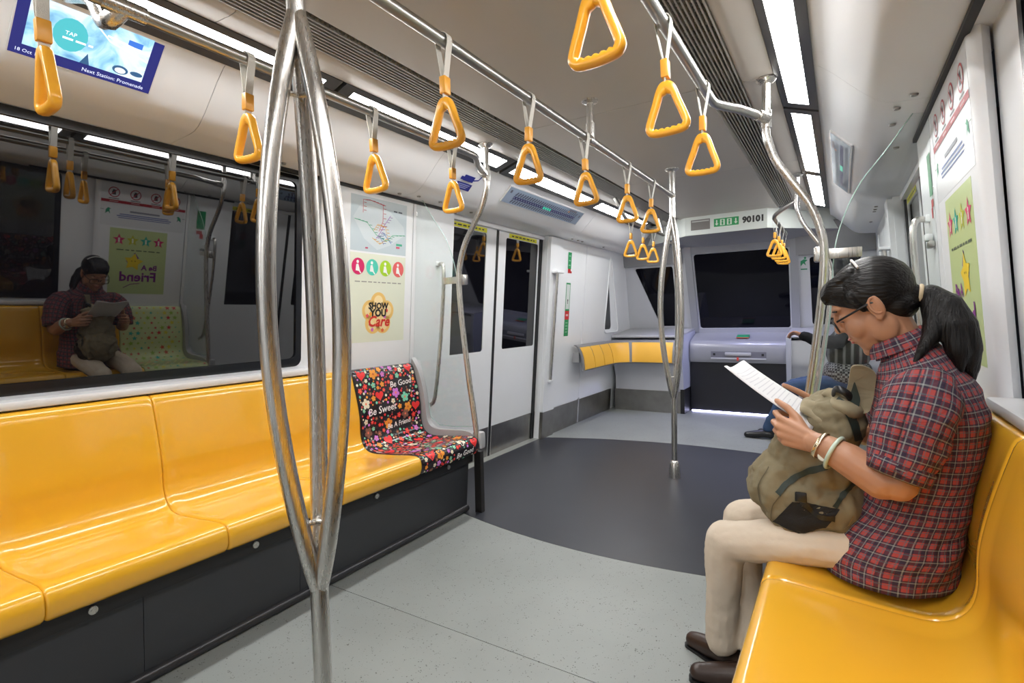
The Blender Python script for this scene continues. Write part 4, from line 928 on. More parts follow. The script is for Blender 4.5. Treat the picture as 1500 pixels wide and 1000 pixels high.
def plaid():
    m = mat('red_navy_plaid_cotton', (.4, .1, .1), .8); nt = m.node_tree; b = nt.nodes['Principled BSDF']
    uv = nt.nodes.new('ShaderNodeUVMap'); sp = nt.nodes.new('ShaderNodeSeparateXYZ'); nt.links.new(uv.outputs[0], sp.inputs[0])
    def band(k, per, ph, w):
        a = nt.nodes.new('ShaderNodeMath'); a.operation = 'MULTIPLY_ADD'; a.inputs[1].default_value = 1 / per; a.inputs[2].default_value = ph; nt.links.new(sp.outputs[k], a.inputs[0])
        f = nt.nodes.new('ShaderNodeMath'); f.operation = 'FRACT'; nt.links.new(a.outputs[0], f.inputs[0])
        l = nt.nodes.new('ShaderNodeMath'); l.operation = 'LESS_THAN'; l.inputs[1].default_value = w; nt.links.new(f.outputs[0], l.inputs[0]); return l.outputs[0]
    def mix(fac, amt, base, col):
        g = nt.nodes.new('ShaderNodeMath'); g.operation = 'MULTIPLY'; g.inputs[1].default_value = amt; nt.links.new(fac, g.inputs[0])
        x = nt.nodes.new('ShaderNodeMix'); x.data_type = 'RGBA'; nt.links.new(g.outputs[0], x.inputs[0])
        if isinstance(base, tuple): x.inputs[6].default_value = base
        else: nt.links.new(base, x.inputs[6])
        x.inputs[7].default_value = col; return x.outputs[2]
    P_ = .028; navy = (.010, .014, .040, 1); c_ = (.40, .055, .05, 1)
    for k in (0, 1):
        c_ = mix(band(k, P_, 0, .50), .78, c_, navy)
    for k in (0, 1):
        c_ = mix(band(k, P_, .70, .09), .30, c_, (.50, .55, .50, 1)); c_ = mix(band(k, P_, .19, .10), .5, c_, (.06, .13, .16, 1))
    nt.links.new(c_, b.inputs['Base Color'])
    tc = nt.nodes.new('ShaderNodeTexCoord'); n2 = nt.nodes.new('ShaderNodeTexNoise'); n2.inputs['Scale'].default_value = 13; n2.inputs['Detail'].default_value = 4; n2.inputs['Distortion'].default_value = 1.0; nt.links.new(tc.outputs['Object'], n2.inputs['Vector'])
    bp = nt.nodes.new('ShaderNodeBump'); bp.inputs['Strength'].default_value = .8; bp.inputs['Distance'].default_value = .03; nt.links.new(n2.outputs['Fac'], bp.inputs['Height']); nt.links.new(bp.outputs[0], b.inputs['Normal'])
    return m
PLAID = plaid()
def cloth_loft(rings, n=48, wr=.0, seed=1, caps=False, uoff=0.):
    """rings: (centre, axis_u, axis_v, ru, rv) -> verts, faces, uv in metres"""
    from mathutils import noise
    V = []; F = []; UV = []; L_ = 0; prev = None; K = len(rings)
    for i, (c, au, av, ru, rv) in enumerate(rings):
        c = Vector(c); L_ += (c - prev).length if prev is not None else 0; prev = c; per = PI * (ru + rv)
        for j in range(n + 1):
            a = 2 * PI * j / n; ca, sa = math.cos(a), math.sin(a); e = .88
            p = c + Vector(au) * ru * (abs(ca) ** e) * (1 if ca >= 0 else -1) + Vector(av) * rv * (abs(sa) ** e) * (1 if sa >= 0 else -1)
            q = p.copy()
            if j == n: q = V[-n].copy(); p = None
            else:
                d = (q - c).normalized(); w = noise.noise(Vector((q.x * 9, q.y * 9, q.z * 16 + seed))) + .5 * noise.noise(Vector((q.x * 22, q.y * 22, q.z * 34 + seed))); q = q + d * w * wr
            V.append(q); UV.append((uoff + a / (2 * PI) * .98 * 1.0 * (rings[K // 2][3] + rings[K // 2][4]) * PI, L_))
    N = n + 1
    for i in range(K - 1):
        for j in range(n): F.append((i * N + j, i * N + j + 1, (i + 1) * N + j + 1, (i + 1) * N + j))
    return V, F, UV
def dens(rings, k=4):
    out = []
    cs = spline([r[0] for r in rings], k); us = spline([r[1] for r in rings], k); vs2 = spline([r[2] for r in rings], k); rr = spl2([(r[3], r[4]) for r in rings], k)
    return [(c, Vector(u).normalized(), Vector(v).normalized(), a, b) for c, u, v, (a, b) in zip(cs, us, vs2, rr)]
def limb_rings(pts, rad):
    fr = sweep_rings(pts); return [(p, u, w, r, r) for (p, u, w), r in zip(fr, rad)]
def merge(parts):
    V = []; F = []; U = []
    for v, f, u in parts: o = len(V); V += v; U += u; F += [tuple(i + o for i in x) for x in f]
    return V, F, U

wm_ = empty('person', (.12, 1.74, .44), 'seated woman in red plaid shirt reading a paper with backpack on her lap', 'person')
HC = Vector((.07, 1.745, 1.145)); HF = Vector((-.866, 0, -.5)); HL = Vector((0, -1, 0)); HU = Vector((-.5, 0, .866))
def H(f, l, u): return HC + HF * f + HL * l + HU * u
HR = Matrix((HF, HL, HU)).transposed()
def face_into(bm, H, HR):
    E_ = lambda c, r: ell_into(bm, H(*c), r, HR)
    E_((-.014, 0, .034), (.094, .071, .083)); E_((.030, 0, -.028), (.056, .056, .086)); E_((.036, 0, -.080), (.040, .041, .034)); E_((.060, 0, -.102), (.017, .020, .015))
    E_((.070, 0, .034), (.016, .044, .016))
    limb_into(bm, [H(.082, 0, .020), H(.090, 0, .0), H(.096, 0, -.018)], [.007, .009, .0115], 10)
    for k in (-1, 1):
        E_((.086, .011 * k, -.023), (.011, .007, .007)); E_((.052, .034 * k, -.032), (.030, .024, .032)); E_((.068, .030 * k, .006), (.014, .014, .011))
        E_((-.006, .072 * k, -.004), (.019, .006, .033)); E_((-.014, .077 * k, .0), (.010, .005, .028)); E_((.0, .074 * k, -.032), (.009, .005, .009))
        E_((.005, .050 * k, -.055), (.035, .016, .045))
    E_((.081, 0, -.052), (.009, .020, .0055)); E_((.078, 0, -.064), (.009, .017, .006))
def hand_into(bm, wrist, kn, pip, dip, tip, thumb, rp=.016):
    kc = sum((Vector(k) for k in kn), Vector()) / 4
    for k in kn: limb_into(bm, [Vector(wrist) + (Vector(k) - kc) * .45, (Vector(wrist) + Vector(k)) / 2 + (Vector(k) - kc) * .2, Vector(k)], [.0150, .0135, .0105], 10)
    for a, b, c, d in zip(kn, pip, dip, tip): limb_into(bm, [a, b, c, d], [.0098, .0088, .0080, .0066], 10)
    limb_into(bm, thumb, [.0150, .0118, .0098, .0078], 10)
LW = Vector((-.058, 1.562, .798)); RW = Vector((-.005, 1.905, .795))
lkn = [(-.138, 1.598, .848), (-.143, 1.590, .827), (-.138, 1.585, .806), (-.126, 1.583, .787)]
lpip = [(-.154, 1.630, .858), (-.158, 1.622, .833), (-.152, 1.616, .811), (-.139, 1.612, .790)]
ldip = [(-.145, 1.652, .856), (-.147, 1.645, .833), (-.141, 1.639, .811), (-.128, 1.634, .791)]
ltip = [(-.126, 1.660, .848), (-.126, 1.654, .828), (-.121, 1.648, .808), (-.110, 1.642, .790)]
rkn = [(-.112, 1.885, .852), (-.116, 1.893, .833), (-.110, 1.899, .814), (-.098, 1.902, .796)]
rpip = [(-.138, 1.862, .862), (-.141, 1.868, .838), (-.135, 1.872, .817), (-.121, 1.876, .797)]
rdip = [(-.134, 1.838, .860), (-.136, 1.842, .838), (-.130, 1.848, .816), (-.117, 1.852, .797)]
rtip = [(-.118, 1.828, .853), (-.120, 1.830, .833), (-.115, 1.836, .812), (-.104, 1.840, .795)]
def woman_skin(bm):
    face_into(bm, H, HR)
    limb_into(bm, [(.165, 1.745, .93), (.150, 1.745, 1.02), (.118, 1.745, 1.09), (.095, 1.745, 1.13)], [.062, .053, .050, .052])
    # hidden trunk so the body is one skin
    limb_into(bm, [(.15, 1.74, .56), (.175, 1.74, .70), (.185, 1.74, .84), (.17, 1.745, .95)], [.085, .08, .085, .07])
    for k, yy in ((-1, 1.655), (1, 1.84)): limb_into(bm, [(.14, yy, .52), (.0, yy, .495)], [.05, .04])
    limb_into(bm, [(.17, 1.70, .93), (.165, 1.60, .925), (.14, 1.545, .83), (.116, 1.520, .728), (.085, 1.522, .728), (.015, 1.538, .770), (-.03, 1.552, .790), LW], [.05, .048, .043, .043, .0445, .0405, .033, .0275])
    limb_into(bm, [(.17, 1.79, .93), (.165, 1.89, .925), (.15, 1.945, .83), (.125, 1.955, .735), (.06, 1.935, .76), RW], [.05, .048, .043, .042, .038, .0265])
    hand_into(bm, LW, lkn, lpip, ldip, ltip, [(-.078, 1.580, .818), (-.098, 1.597, .852), (-.124, 1.620, .876), (-.152, 1.645, .889)])
    hand_into(bm, RW, rkn, rpip, rdip, rtip, [(-.030, 1.895, .822), (-.072, 1.878, .862), (-.112, 1.862, .888), (-.150, 1.846, .908)])
body = organic('body', woman_skin, .0034, SKIN, wm_, 5)
# hair, cut along the hairline
def hair_b(bm):
    ell_into(bm, H(-.020, 0, .040), (.104, .080, .091), HR)
    ell_into(bm, H(.040, 0, .075), (.052, .062, .042), HR)
    bmesh.ops.recalc_face_normals(bm, faces=bm.faces)
    r = bmesh.ops.bisect_plane(bm, geom=bm.verts[:] + bm.edges[:] + bm.faces[:], plane_co=Vector((-.05, 1.745, 1.158)), plane_no=Vector((.22, 0, .975)).normalized(), clear_inner=True)
    bmesh.ops.holes_fill(bm, edges=[e for e in bm.edges if e.is_boundary])
    ell_into(bm, (.125, 1.745, 1.150), (.052, .062, .045))                                # gathered back of the head
    limb_into(bm, [(.13, 1.745, 1.16), (.172, 1.74, 1.176)], [.045, .024])
    for y0, y1 in ((1.700, 1.705), (1.72, 1.722), (1.77, 1.768), (1.79, 1.785)):           # fringe
        limb_into(bm, [(.02, y0, 1.235), (-.022, y0, 1.205), (-.040, y1, 1.172), (-.036, y1, 1.152)], [.018, .016, .010, .003], 8)
    limb_into(bm, [H(.03, .068, .05), H(.028, .069, .022), H(.022, .068, -.004)], [.012, .008, .002], 8)
organic('hair', hair_b, .004, HAIR, wm_, 3)
def tail_b(bm):
    limb_into(bm, [(.178, 1.738, 1.176), (.196, 1.732, 1.174), (.228, 1.718, 1.142), (.250, 1.708, 1.09), (.264, 1.70, 1.035), (.272, 1.70, .99), (.279, 1.70, .955)], [.019, .026, .036, .040, .033, .020, .004])
    limb_into(bm, [(.20, 1.728, 1.155), (.205, 1.70, 1.105), (.192, 1.676, 1.066), (.172, 1.658, 1.032), (.154, 1.645, .995), (.148, 1.640, .975)], [.028, .029, .021, .012, .005, .002])
    limb_into(bm, [(.21, 1.72, 1.15), (.235, 1.69, 1.09), (.245, 1.675, 1.03), (.25, 1.665, .985)], [.028, .032, .026, .006])
organic('ponytail', tail_b, .0035, HAIRT, wm_, 2)
tube('hair_tie', [Vector((.176, 1.738, 1.176)) + Vector((.10, 0, .995)) * .021 * math.cos(a) + Vector((0, 1, 0)) * .021 * math.sin(a) for a in [2 * PI * i / 16 for i in range(16)]], .0055, mat('tan_hair_tie', (.62, .50, .32), .6), wm_, 8, True)
tube('hairband', [H(-.024, .083 * math.cos(a), .040 + .0945 * math.sin(a)) for a in [PI * i / 24 for i in range(6, 19)]], .0035, mat('pearl_hairband', (.70, .68, .66), .3), wm_, 8)
# face details
LIP = mat('lip_rose', (.42, .11, .10), .35)
def lips_b(bm): ell_into(bm, H(.0835, 0, -.0525), (.008, .019, .0042), HR); ell_into(bm, H(.0805, 0, -.0635), (.008, .016, .0048), HR)
organic('lips', lips_b, .002, LIP, wm_, 2)
for k in (-1, 1):
    tube('eyelashes', [H(.0805 - .006 * abs(q), k * (.030 + .014 * q), .0005 - .003 * abs(q)) for q in (-1, -.5, 0, .5, 1)], .0013, BLKPL, wm_, 6)
    tube('eyebrow', [H(.083 - .008 * abs(q), k * (.032 + .018 * q), .034 - .004 * abs(q)) for q in (-1, -.5, 0, .5, 1)], .0022, HAIR, wm_, 6)
    tube('ear_fold', [H(-.008 + .013 * math.cos(a), k * .0785, .0 + .022 * math.sin(a)) for a in [-1.9 + 3.9 * i / 12 for i in range(13)]], .0032, SKIN, wm_, 6)
gl_ = tube('glasses', [H(.098, -.008, .002), H(.1, 0, .005), H(.098, .008, .002)], .0018, BLKPL, wm_, 6)
for k in (-1, 1):
    lens = [(k * (.033 + .026 * c), -.004 + .018 * s_) for c, s_ in rpoly([(-1, -1), (1, -1), (1.05, 1), (-1, 1)], .5, 4)]
    tube('lens_rim', [H(.097 - .16 * max(0, abs(a) - .01) ** 1.6, a, b) for a, b in lens], .0026, BLKPL, gl_, 6, True)
    tube('temple_arm', [H(.088, k * .061, .006), H(.060, k * .072, .008), H(.0, k * .077, .012), H(-.016, k * .077, .004)], .0028, BLKPL, gl_, 6)
# shirt
YX = Vector((0, 1, 0)); XX = Vector((1, 0, 0))
tor = [((.102, 1.740, .446), .150, .200), ((.108, 1.740, .50), .158, .200), ((.130, 1.74, .56), .142, .186), ((.160, 1.74, .63), .120, .172), ((.182, 1.74, .72), .112, .168), ((.192, 1.74, .80), .119, .175), ((.190, 1.74, .87), .120, .184), ((.182, 1.742, .925), .110, .180), ((.170, 1.744, .965), .094, .150), ((.158, 1.745, 1.0), .078, .105), ((.148, 1.745, 1.025), .066, .076), ((.143, 1.745, 1.04), .060, .066)]
tilt = [0, 0, 0, 0, 0, -.02, -.06, -.12, -.22, -.38, -.5, -.55]
R_t = []
for (c, rx, ry), tl in zip(tor, tilt): R_t.append((c, (math.cos(tl), 0, -math.sin(tl)), (0, 1, 0), rx, ry))
parts_ = [cloth_loft(dens(R_t, 5), 72, .011, 3)]
ls = spline([(.172, 1.635, .938), (.166, 1.585, .925), (.150, 1.552, .875), (.134, 1.534, .82), (.120, 1.524, .772), (.112, 1.520, .748)], 5)
rs_ = spline([(.172, 1.85, .938), (.166, 1.90, .925), (.152, 1.935, .875), (.140, 1.95, .82), (.130, 1.957, .772), (.126, 1.958, .748)], 5)
def prof_r(n, a): 
    o = []
    for i in range(n): q = i / (n - 1) * (len(a) - 1); k = min(int(q), len(a) - 2); o.append(a[k] + (a[k + 1] - a[k]) * (q - k))
    return o
for pts, sd in ((ls, 11), (rs_, 23)):
    parts_.append(cloth_loft(limb_rings(pts, prof_r(len(pts), [.055, .074, .077, .072, .066, .061])), 40, .009, sd, uoff=.01))
    cf = [pts[-1] + (pts[-2] - pts[-1]).normalized() * d for d in (.036, .030, .0, -.004)]
    parts_.append(cloth_loft(limb_rings(cf, [.063, .0685, .0665, .055]), 40, .003, sd + 5, uoff=.02))
V, F, U = merge(parts_)
sh_ = mesh('shirt', V, F, PLAID, wm_, True, uvs=U)
so = sh_.modifiers.new('thick', 'SOLIDIFY'); so.thickness = .0025; so.offset = 0
# collar
CR = []
for q, (rr_, dz) in enumerate(((.066, .0), (.064, .018), (.060, .040), (.063, .046), (.070, .030), (.076, .008))):
    up = Vector((-.42, 0, .907)); CR.append((Vector((.142, 1.745, 1.026)) + up * dz, Vector((.907, 0, .42)), YX, rr_ * 1.02, rr_))
V, F, U = cloth_loft(CR, 40, .001, 5); n_ = 41
keep = [f for f in F if not (19 <= min(i % n_ for i in f) <= 20)]
co = mesh('collar', V, keep, PLAID, sh_, True, uvs=U)
# trousers
def pants_b(bm):
    limb_into(bm, [(.13, 1.672, .520), (.06, 1.662, .510), (-.06, 1.655, .497), (-.18, 1.658, .478), (-.285, 1.664, .452)], [(.075, .084), (.068, .082), (.060, .076), (.058, .068), (.060, .062)])
    ell_into(bm, (-.287, 1.664, .450), (.061, .061, .064))
    limb_into(bm, [(-.288, 1.665, .445), (-.300, 1.675, .38), (-.306, 1.695, .25), (-.312, 1.715, .13), (-.313, 1.72, .105)], [.061, .055, .050, .049, .050])
    limb_into(bm, [(.13, 1.818, .520), (.06, 1.83, .510), (-.06, 1.85, .500), (-.18, 1.858, .484), (-.272, 1.864, .458)], [(.075, .084), (.068, .082), (.060, .076), (.058, .068), (.060, .062)])
    ell_into(bm, (-.274, 1.864, .455), (.060, .060, .064))
    limb_into(bm, [(-.275, 1.862, .45), (-.268, 1.845, .36), (-.240, 1.78, .22), (-.212, 1.715, .115), (-.208, 1.708, .10)], [.060, .054, .047, .046, .047])
    ell_into(bm, (.14, 1.745, .525), (.11, .155, .085))
organic('trousers', pants_b, .006, CREAM, wm_, 4, (.012, .07))
def shoe_b(a, b):
    a, b = Vector(a), Vector(b); d = (b - a).normalized()
    def f(bm):
        limb_into(bm, [a + Vector((0, 0, .042)), a + d * .07 + Vector((0, 0, .045)), a + d * .14 + Vector((0, 0, .034)), a + d * .20 + Vector((0, 0, .028))], [.036, .036, .034, .027])
        limb_into(bm, [a + Vector((0, 0, .05)), a + Vector((0, 0, .09))], [.034, .032])
        r = bmesh.ops.bisect_plane(bm, geom=bm.verts[:] + bm.edges[:] + bm.faces[:], plane_co=Vector((0, 0, .006)), plane_no=Vector((0, 0, 1)), clear_inner=True)
        bmesh.ops.holes_fill(bm, edges=[e for e in bm.edges if e.is_boundary])
    return f
for a, b in (((-.235, 1.735, 0), (-.40, 1.80, 0)), ((-.175, 1.69, 0), (-.36, 1.650, 0))):
    s1 = organic('shoe', shoe_b(a, b), .004, SHOE, wm_, 2)
    A, B = Vector(a), Vector(b); d = (B - A).normalized(); sd = Vector((-d.y, d.x, 0)); out = [(A + d * u + sd * v) for u, v in rpoly([(-.036, -.033), (.12, -.037), (.228, -.022), (.228, .022), (.12, .037), (-.036, .033)], .03, 4)]
    plate('sole', [(p_.x, p_.y) for p_ in out], [], lambda u, v, w: Vector((u, v, .010 - w)), .009, BLKPL, s1)
# watch and bangle
def ringpts(c, ax, r, n=20):
    ax = Vector(ax).normalized(); u = ax.cross(Vector((0, 0, 1))).normalized(); v = ax.cross(u); return [Vector(c) + u * r * math.cos(2 * PI * i / n) + v * r * math.sin(2 * PI * i / n) for i in range(n)]
fa_ = Vector((-.073, .024, .030))
wt = tube('watch', ringpts((-.044, 1.557, .793), fa_, .0345), [(.0025, .0065)] * 20, mat('gold_steel_watch', (.75, .62, .42), .25, metal=.9), wm_, 8, True)
def dial(bm): bmesh.ops.create_cone(bm, cap_ends=True, segments=18, radius1=.013, radius2=.012, depth=.007, matrix=Matrix.Translation((-.036, 1.530, .772)) @ Matrix.Rotation(1.2, 4, 'X'))
bmx = bmesh.new(); dial(bmx); bm_obj('watch_dial', bmx, mat('watch_dial_white', (.6, .57, .48), .5), wt)
tube('bangle', ringpts((-.012, 1.546, .780), fa_, .0415, 28), .0052, mat('jade_bangle', (.50, .62, .52), .2, coat=.5), wm_, 10, True)

# paper
NW = Vector((-.064, 1.628, .818)); NE = Vector((-.292, 1.628, .976)); FW = Vector((-.052, 1.838, .838)); FE = Vector((-.270, 1.838, .976))
def pap(u, v, l=0.):
    a = NW.lerp(NE, v); b = FW.lerp(FE, v); p_ = a.lerp(b, u); n = (FW - NW).cross(NE - NW).normalized(); n = n if n.z > 0 else -n
    return p_ + n * (l + .010 * (v ** 3) * math.cos(PI * 2 * (u - .5)) * -1 + .004 * math.sin(PI * u))
PAPER = mat('white_paper', (.80, .80, .82), .6)
V = []; F = []
for l in (0, -.0018):
    for i in range(17):
        for j in range(13): V.append(pap(j / 12, i / 16, l))
for i in range(16):
    for j in range(12): a = i * 13 + j; F += [(a, a + 1, a + 14, a + 13), (221 + a + 1, 221 + a, 221 + a + 13, 221 + a + 14)]
for i in range(16): F += [(i * 13, i * 13 + 13, 221 + i * 13 + 13, 221 + i * 13), (i * 13 + 25, i * 13 + 12, 221 + i * 13 + 12, 221 + i * 13 + 25)]
for j in range(12): F += [(j + 1, j, 221 + j, 221 + j + 1), (208 + j, 209 + j, 221 + 209 + j, 221 + 208 + j)]
pp_ = empty('paper', tuple((NW + FW) / 2), 'white printed paper held in both hands by the seated woman', 'paper')
mesh('sheet', V, F, PAPER, pp_, True)
p = Print(); rnd = random.Random(9)
for i in range(15):
    u0, u1 = .12, rnd.uniform(.55, .9) if i % 4 == 3 else .9; vv = .86 - i * .05
    p.add(([(u0 + (u1 - u0) * q / 8, vv + e) for q in range(9) for e in (0, .011)], [(2 * q, 2 * q + 2, 2 * q + 3, 2 * q + 1) for q in range(8)]), (.62, .62, .66))
p.build('printed_lines', lambda u, v, l: pap(u, v, l), pp_, .0007)

# backpack
POCKET = [(-.16, .550), (-.108, .626), (-.078, .629), (-.015, .621), (0, .618), (-.031, .568), (-.091, .535)]
ZIPS = (([(-.144, .638), (-.12, .67), (-.079, .704), (-.031, .726)], .016), ([(-.009, .895), (.012, .875), (.03, .835), (.04, .79)], .018), ([(-.012, .622), (.015, .663), (.037, .69)], .012))
STRAP = [(-.088, .635), (-.054, .602), (-.012, .595)]; BUCK = (-.088, .642)
BASE = [(-.175, .54), (-.128, .528), (-.046, .536), (.016, .556), (.042, .60)]
SEAMS = ([(-.17, .70), (-.196, .638), (-.18, .565)], [(-.128, .653), (-.158, .60), (-.162, .56)])
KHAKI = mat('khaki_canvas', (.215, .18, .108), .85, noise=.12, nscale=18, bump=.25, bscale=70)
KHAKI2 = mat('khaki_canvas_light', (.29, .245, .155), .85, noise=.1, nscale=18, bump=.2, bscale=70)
BMESH = mat('black_mesh_fabric', (.010, .010, .011), .8, bump=.4, bscale=500)
ZIP = mat('dark_green_zip_tape', (.022, .035, .028), .6)
bp_ = empty('backpack', (-.08, 1.72, .53), 'khaki canvas backpack with black side pocket on the seated woman\'s lap', 'backpack')
def rotY(a): return Matrix.Rotation(a, 3, 'Y')
def bag_b(bm):
    ell_into(bm, (-.108, 1.705, .625), (.132, .115, .105), rotY(.5)); ell_into(bm, (-.035, 1.71, .600), (.108, .116, .080), rotY(-.25)); ell_into(bm, (-.10, 1.705, .572), (.10, .108, .062))
    ell_into(bm, (-.060, 1.715, .715), (.120, .112, .10), rotY(.6)); ell_into(bm, (-.015, 1.735, .82), (.075, .105, .10), rotY(.3)); ell_into(bm, (-.03, 1.745, .86), (.055, .085, .05))
bag = organic('bag_body', bag_b, .006, KHAKI, bp_, 4, (.034, .055))
def flap_b(bm):
    ell_into(bm, (.012, 1.72, .872), (.050, .085, .028), rotY(.4))
    limb_into(bm, [(-.088, 1.675, .862), (-.080, 1.72, .878), (-.078, 1.78, .872)], [.010, .014, .010]); limb_into(bm, [(-.085, 1.672, .862), (-.05, 1.655, .842), (-.015, 1.650, .812), (.0, 1.65, .78)], [.010, .011, .010, .006])
    limb_into(bm, [(-.082, 1.70, .872), (-.055, 1.69, .868), (-.03, 1.69, .85)], [.014, .017, .012]); limb_into(bm, [(-.03, 1.71, .905), (-.005, 1.70, .912), (.015, 1.70, .90)], [.016, .018, .012])
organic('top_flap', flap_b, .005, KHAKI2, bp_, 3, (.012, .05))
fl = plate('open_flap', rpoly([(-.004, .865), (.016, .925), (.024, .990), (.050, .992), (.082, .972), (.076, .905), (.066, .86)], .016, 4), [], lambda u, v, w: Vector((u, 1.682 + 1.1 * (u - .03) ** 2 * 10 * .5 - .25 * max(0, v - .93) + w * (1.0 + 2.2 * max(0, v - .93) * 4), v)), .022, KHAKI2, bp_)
bv = fl.modifiers.new('round', 'BEVEL'); bv.width = .006; bv.segments = 2
patch_flap = plate('flap_lining', rpoly([(.012, .875), (.026, .925), (.032, .95), (.046, .90), (.04, .868)], .008, 3), [], lambda u, v, w: Vector((u, 1.680 + 5.5 * (u - .03) ** 2 - .25 * max(0, v - .93) - .003 + w, v)), .003, ZIP, bp_)
tube('haul_loop', spline([(-.02, 1.70, .90), (-.01, 1.675, .925), (.015, 1.67, .915), (.03, 1.69, .89)], 5), [(.010, .004)] * 16, BLKPL, bp_, 8)
from mathutils.bvhtree import BVHTree
off_ = world_loc(bag); BV = BVHTree.FromPolygons([v.co + off_ for v in bag.data.vertices], [tuple(q.vertices) for q in bag.data.polygons])
def on_bag(x, z, l=.002):
    hit, n, _, _ = BV.ray_cast(Vector((x, 1.3, z)), Vector((0, 1, 0)))
    return (hit + n.normalized() * l) if hit else Vector((x, 1.70, z))
def patch(name, poly, m, l=.0025, parent=bp_):
    P_ = [Vector((a, b, 0)) for a, b in poly]; V = list(poly); F = [tuple(t_) for t_ in tessellate_polygon([P_])]
    for _ in range(3):
        E2 = {}; G = []
        def mid(a, b):
            k = (min(a, b), max(a, b))
            if k not in E2: V.append(((V[a][0] + V[b][0]) / 2, (V[a][1] + V[b][1]) / 2)); E2[k] = len(V) - 1
            return E2[k]
        for a, b, c in F: x, y, z = mid(a, b), mid(b, c), mid(c, a); G += [(a, x, z), (x, b, y), (z, y, c), (x, y, z)]
        F = G
    return mesh(name, [on_bag(a, b, l) for a, b in V], F, m, parent, True)
def strip(name, pts, w, m, l=.004, parent=bp_):
    P_ = spl2(pts, 6); V = []
    for i, q in enumerate(P_):
        a = P_[max(0, i - 1)]; b = P_[min(len(P_) - 1, i + 1)]; d = Vector((b[0] - a[0], b[1] - a[1])).normalized()
        V += [on_bag(q[0] - d.y * w / 2, q[1] + d.x * w / 2, l), on_bag(q[0] + d.y * w / 2, q[1] - d.x * w / 2, l)]
    return mesh(name, V, [(2 * i, 2 * i + 1, 2 * i + 3, 2 * i + 2) for i in range(len(P_) - 1)], m, parent, True)
patch('mesh_pocket', POCKET, BMESH)
for z_, w_ in ZIPS: strip('zip', z_, w_, ZIP)
strip('webbing_strap', STRAP, .012, BLKPL, .006)
strip('base_panel', BASE, .030, mat('tan_base_canvas', (.33, .25, .12), .85, bump=.2), .003)
for q in SEAMS: strip('seam', q, .003, mat('dark_seam', (.12, .10, .06), .9), .003)
bc = on_bag(*BUCK, .008); box('buckle', bc.x - .014, bc.x + .014, bc.y - .006, bc.y + .004, bc.z - .014, bc.z + .012, BLKPL, bp_, .003)

# ---- second passenger, mostly hidden behind the woman
fsx = empty('folding_seat', (.12, 5.3, .30), 'charcoal fold-down seat on the right wall near the train front', 'seat')
box('seat_pad', -.08, .34, 5.08, 5.52, .38, .43, DARKP, fsx, .015); box('seat_bracket', .22, .36, 5.2, 5.4, .22, .38, DARKP, fsx, .01)
p2 = empty('person', (.08, 5.3, .43), 'seated passenger in dark jacket and jeans, mostly hidden behind the woman', 'person')
JEAN = mat('blue_denim', (.025, .055, .12), .8, noise=.2, nscale=25); JACK = mat('black_jacket', (.004, .004, .005), .8, spec=.2)
def stripe():
    m = mat('grey_striped_knit', (.05, .05, .05), .85); nt = m.node_tree; b = nt.nodes['Principled BSDF']; tc = nt.nodes.new('ShaderNodeTexCoord'); w = nt.nodes.new('ShaderNodeTexWave'); w.inputs['Scale'].default_value = 5.5; w.inputs['Distortion'].default_value = .6; w.bands_direction = 'X'
    r = nt.nodes.new('ShaderNodeValToRGB'); e = r.color_ramp.elements; e[0].color = (.025, .027, .024, 1); e[0].position = .55; e[1].color = (.20, .20, .19, 1); e[1].position = .95
    nt.links.new(tc.outputs['Object'], w.inputs['Vector']); nt.links.new(w.outputs['Fac'], r.inputs[0]); nt.links.new(r.outputs[0], b.inputs['Base Color']); return m
def check():
    m = mat('houndstooth_weave', (.05, .05, .05), .85); nt = m.node_tree; b = nt.nodes['Principled BSDF']; tc = nt.nodes.new('ShaderNodeTexCoord'); c_ = nt.nodes.new('ShaderNodeTexChecker'); c_.inputs['Scale'].default_value = 55; c_.inputs[1].default_value = (.015, .015, .017, 1); c_.inputs[2].default_value = (.22, .22, .21, 1)
    nt.links.new(tc.outputs['Object'], c_.inputs['Vector']); nt.links.new(c_.outputs['Color'], b.inputs['Base Color']); return m
h2 = Vector((.02, 5.28, 1.13)); F2 = Vector((-.94, 0, -.34)); U2 = Vector((-.34, 0, .94)); H2 = lambda f, l, u: h2 + F2 * f + HL * l + U2 * u; HR2 = Matrix((F2, HL, U2)).transposed()
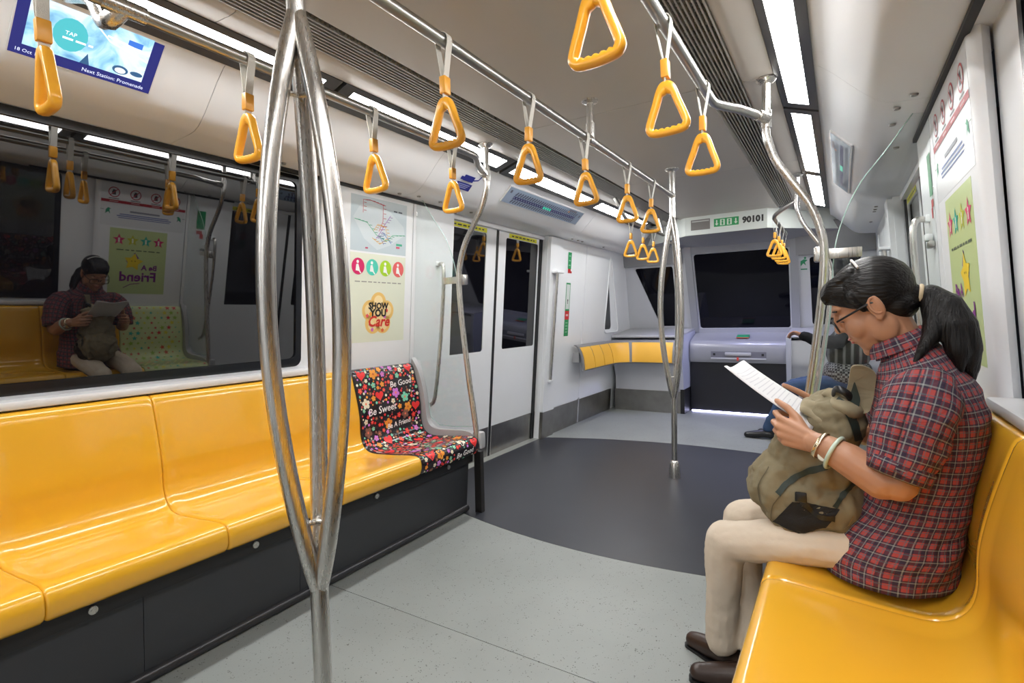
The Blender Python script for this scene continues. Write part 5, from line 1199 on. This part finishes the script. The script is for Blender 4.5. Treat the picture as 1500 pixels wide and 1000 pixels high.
def p2_b(bm):
    face_into(bm, H2, HR2)
    limb_into(bm, [(.06, 5.3, .92), (.05, 5.29, 1.03), (.035, 5.28, 1.10)], [.06, .052, .05]); limb_into(bm, [(.08, 5.3, .55), (.07, 5.3, .75), (.06, 5.3, .93)], [.1, .1, .09])
    limb_into(bm, [(.06, 5.2, .93), (-.02, 5.11, .86), (-.16, 5.12, .87), (-.285, 5.16, .93)], [.045, .042, .036, .026]); limb_into(bm, [(.06, 5.4, .93), (.10, 5.5, .80), (.0, 5.46, .65), (-.10, 5.42, .61)], [.045, .042, .036, .026])
    hand_into(bm, (-.285, 5.16, .93), [(-.345, 5.17, .955), (-.350, 5.185, .95), (-.348, 5.20, .943), (-.340, 5.215, .936)], [(-.372, 5.175, .945), (-.377, 5.19, .94), (-.375, 5.205, .933), (-.365, 5.22, .927)], [(-.385, 5.18, .928), (-.389, 5.195, .923), (-.387, 5.21, .917), (-.377, 5.225, .912)], [(-.388, 5.185, .91), (-.392, 5.2, .905), (-.39, 5.215, .9), (-.38, 5.23, .897)], [(-.30, 5.15, .94), (-.325, 5.14, .955), (-.345, 5.142, .958), (-.362, 5.148, .953)])
    hand_into(bm, (-0.100, 5.420, 0.610), [(-0.160, 5.400, 0.595), (-0.165, 5.385, 0.590), (-0.162, 5.370, 0.585), (-0.154, 5.355, 0.580)], [(-0.185, 5.395, 0.580), (-0.190, 5.380, 0.575), (-0.187, 5.365, 0.570), (-0.177, 5.350, 0.566)], [(-0.192, 5.390, 0.560), (-0.197, 5.375, 0.555), (-0.194, 5.360, 0.550), (-0.184, 5.345, 0.547)], [(-0.190, 5.385, 0.540), (-0.195, 5.370, 0.536), (-0.192, 5.355, 0.530), (-0.182, 5.340, 0.530)], [(-0.120, 5.430, 0.615), (-0.140, 5.435, 0.610), (-0.160, 5.430, 0.602), (-0.175, 5.425, 0.592)])
    for yy in (5.2, 5.4): limb_into(bm, [(.08, yy, .52), (-.05, yy, .51)], [.06, .05])
organic('body', p2_b, .006, SKIN2, p2, 3)
def hair2(bm):
    ell_into(bm, H2(-.022, 0, .045), (.104, .083, .094), HR2); bmesh.ops.recalc_face_normals(bm, faces=bm.faces)
    bmesh.ops.bisect_plane(bm, geom=bm.verts[:] + bm.edges[:] + bm.faces[:], plane_co=H2(.06, 0, .045), plane_no=(U2 * .8 - F2 * .6).normalized(), clear_inner=True); bmesh.ops.holes_fill(bm, edges=[e for e in bm.edges if e.is_boundary])
organic('hair', hair2, .006, HAIR, p2, 2)
def top2(bm): ell_into(bm, (.055, 5.3, .80), (.17, .20, .20)); limb_into(bm, [(.06, 5.3, .92), (.055, 5.3, 1.0)], [.12, .07])
organic('knit_top', top2, .012, stripe(), p2, 3, (.015, .08))
def low2(bm): ell_into(bm, (.05, 5.3, .60), (.185, .21, .15))
organic('woven_wrap', low2, .012, check(), p2, 3, (.01, .08))
def slv2(bm):
    limb_into(bm, [(.06, 5.17, .95), (-.02, 5.10, .87), (-.16, 5.115, .875), (-.265, 5.155, .92)], [.065, .06, .052, .042]); limb_into(bm, [(.06, 5.43, .95), (.10, 5.51, .81), (.0, 5.465, .655), (-.085, 5.425, .615)], [.065, .06, .05, .042])
organic('jacket_sleeves', slv2, .008, JACK, p2, 3, (.012, .06))
def jean2(bm):
    limb_into(bm, [(.10, 5.2, .52), (-.12, 5.19, .505), (-.40, 5.18, .46)], [.09, .08, .064]); limb_into(bm, [(-.40, 5.18, .455), (-.46, 5.18, .28), (-.54, 5.18, .11)], [.063, .055, .052])
    limb_into(bm, [(.10, 5.4, .52), (-.12, 5.41, .505), (-.36, 5.42, .46)], [.09, .08, .064]); limb_into(bm, [(-.36, 5.42, .455), (-.40, 5.40, .28), (-.44, 5.38, .11)], [.063, .055, .052]); ell_into(bm, (.10, 5.3, .52), (.11, .17, .09))
organic('jeans', jean2, .010, JEAN, p2, 3, (.015, .07))
for a, b in (((-.52, 5.18, 0), (-.74, 5.165, 0)), ((-.43, 5.38, 0), (-.64, 5.36, 0))): organic('shoe', shoe_b(a, b), .006, mat('black_leather_shoe', (.01, .01, .011), .3), p2, 2)
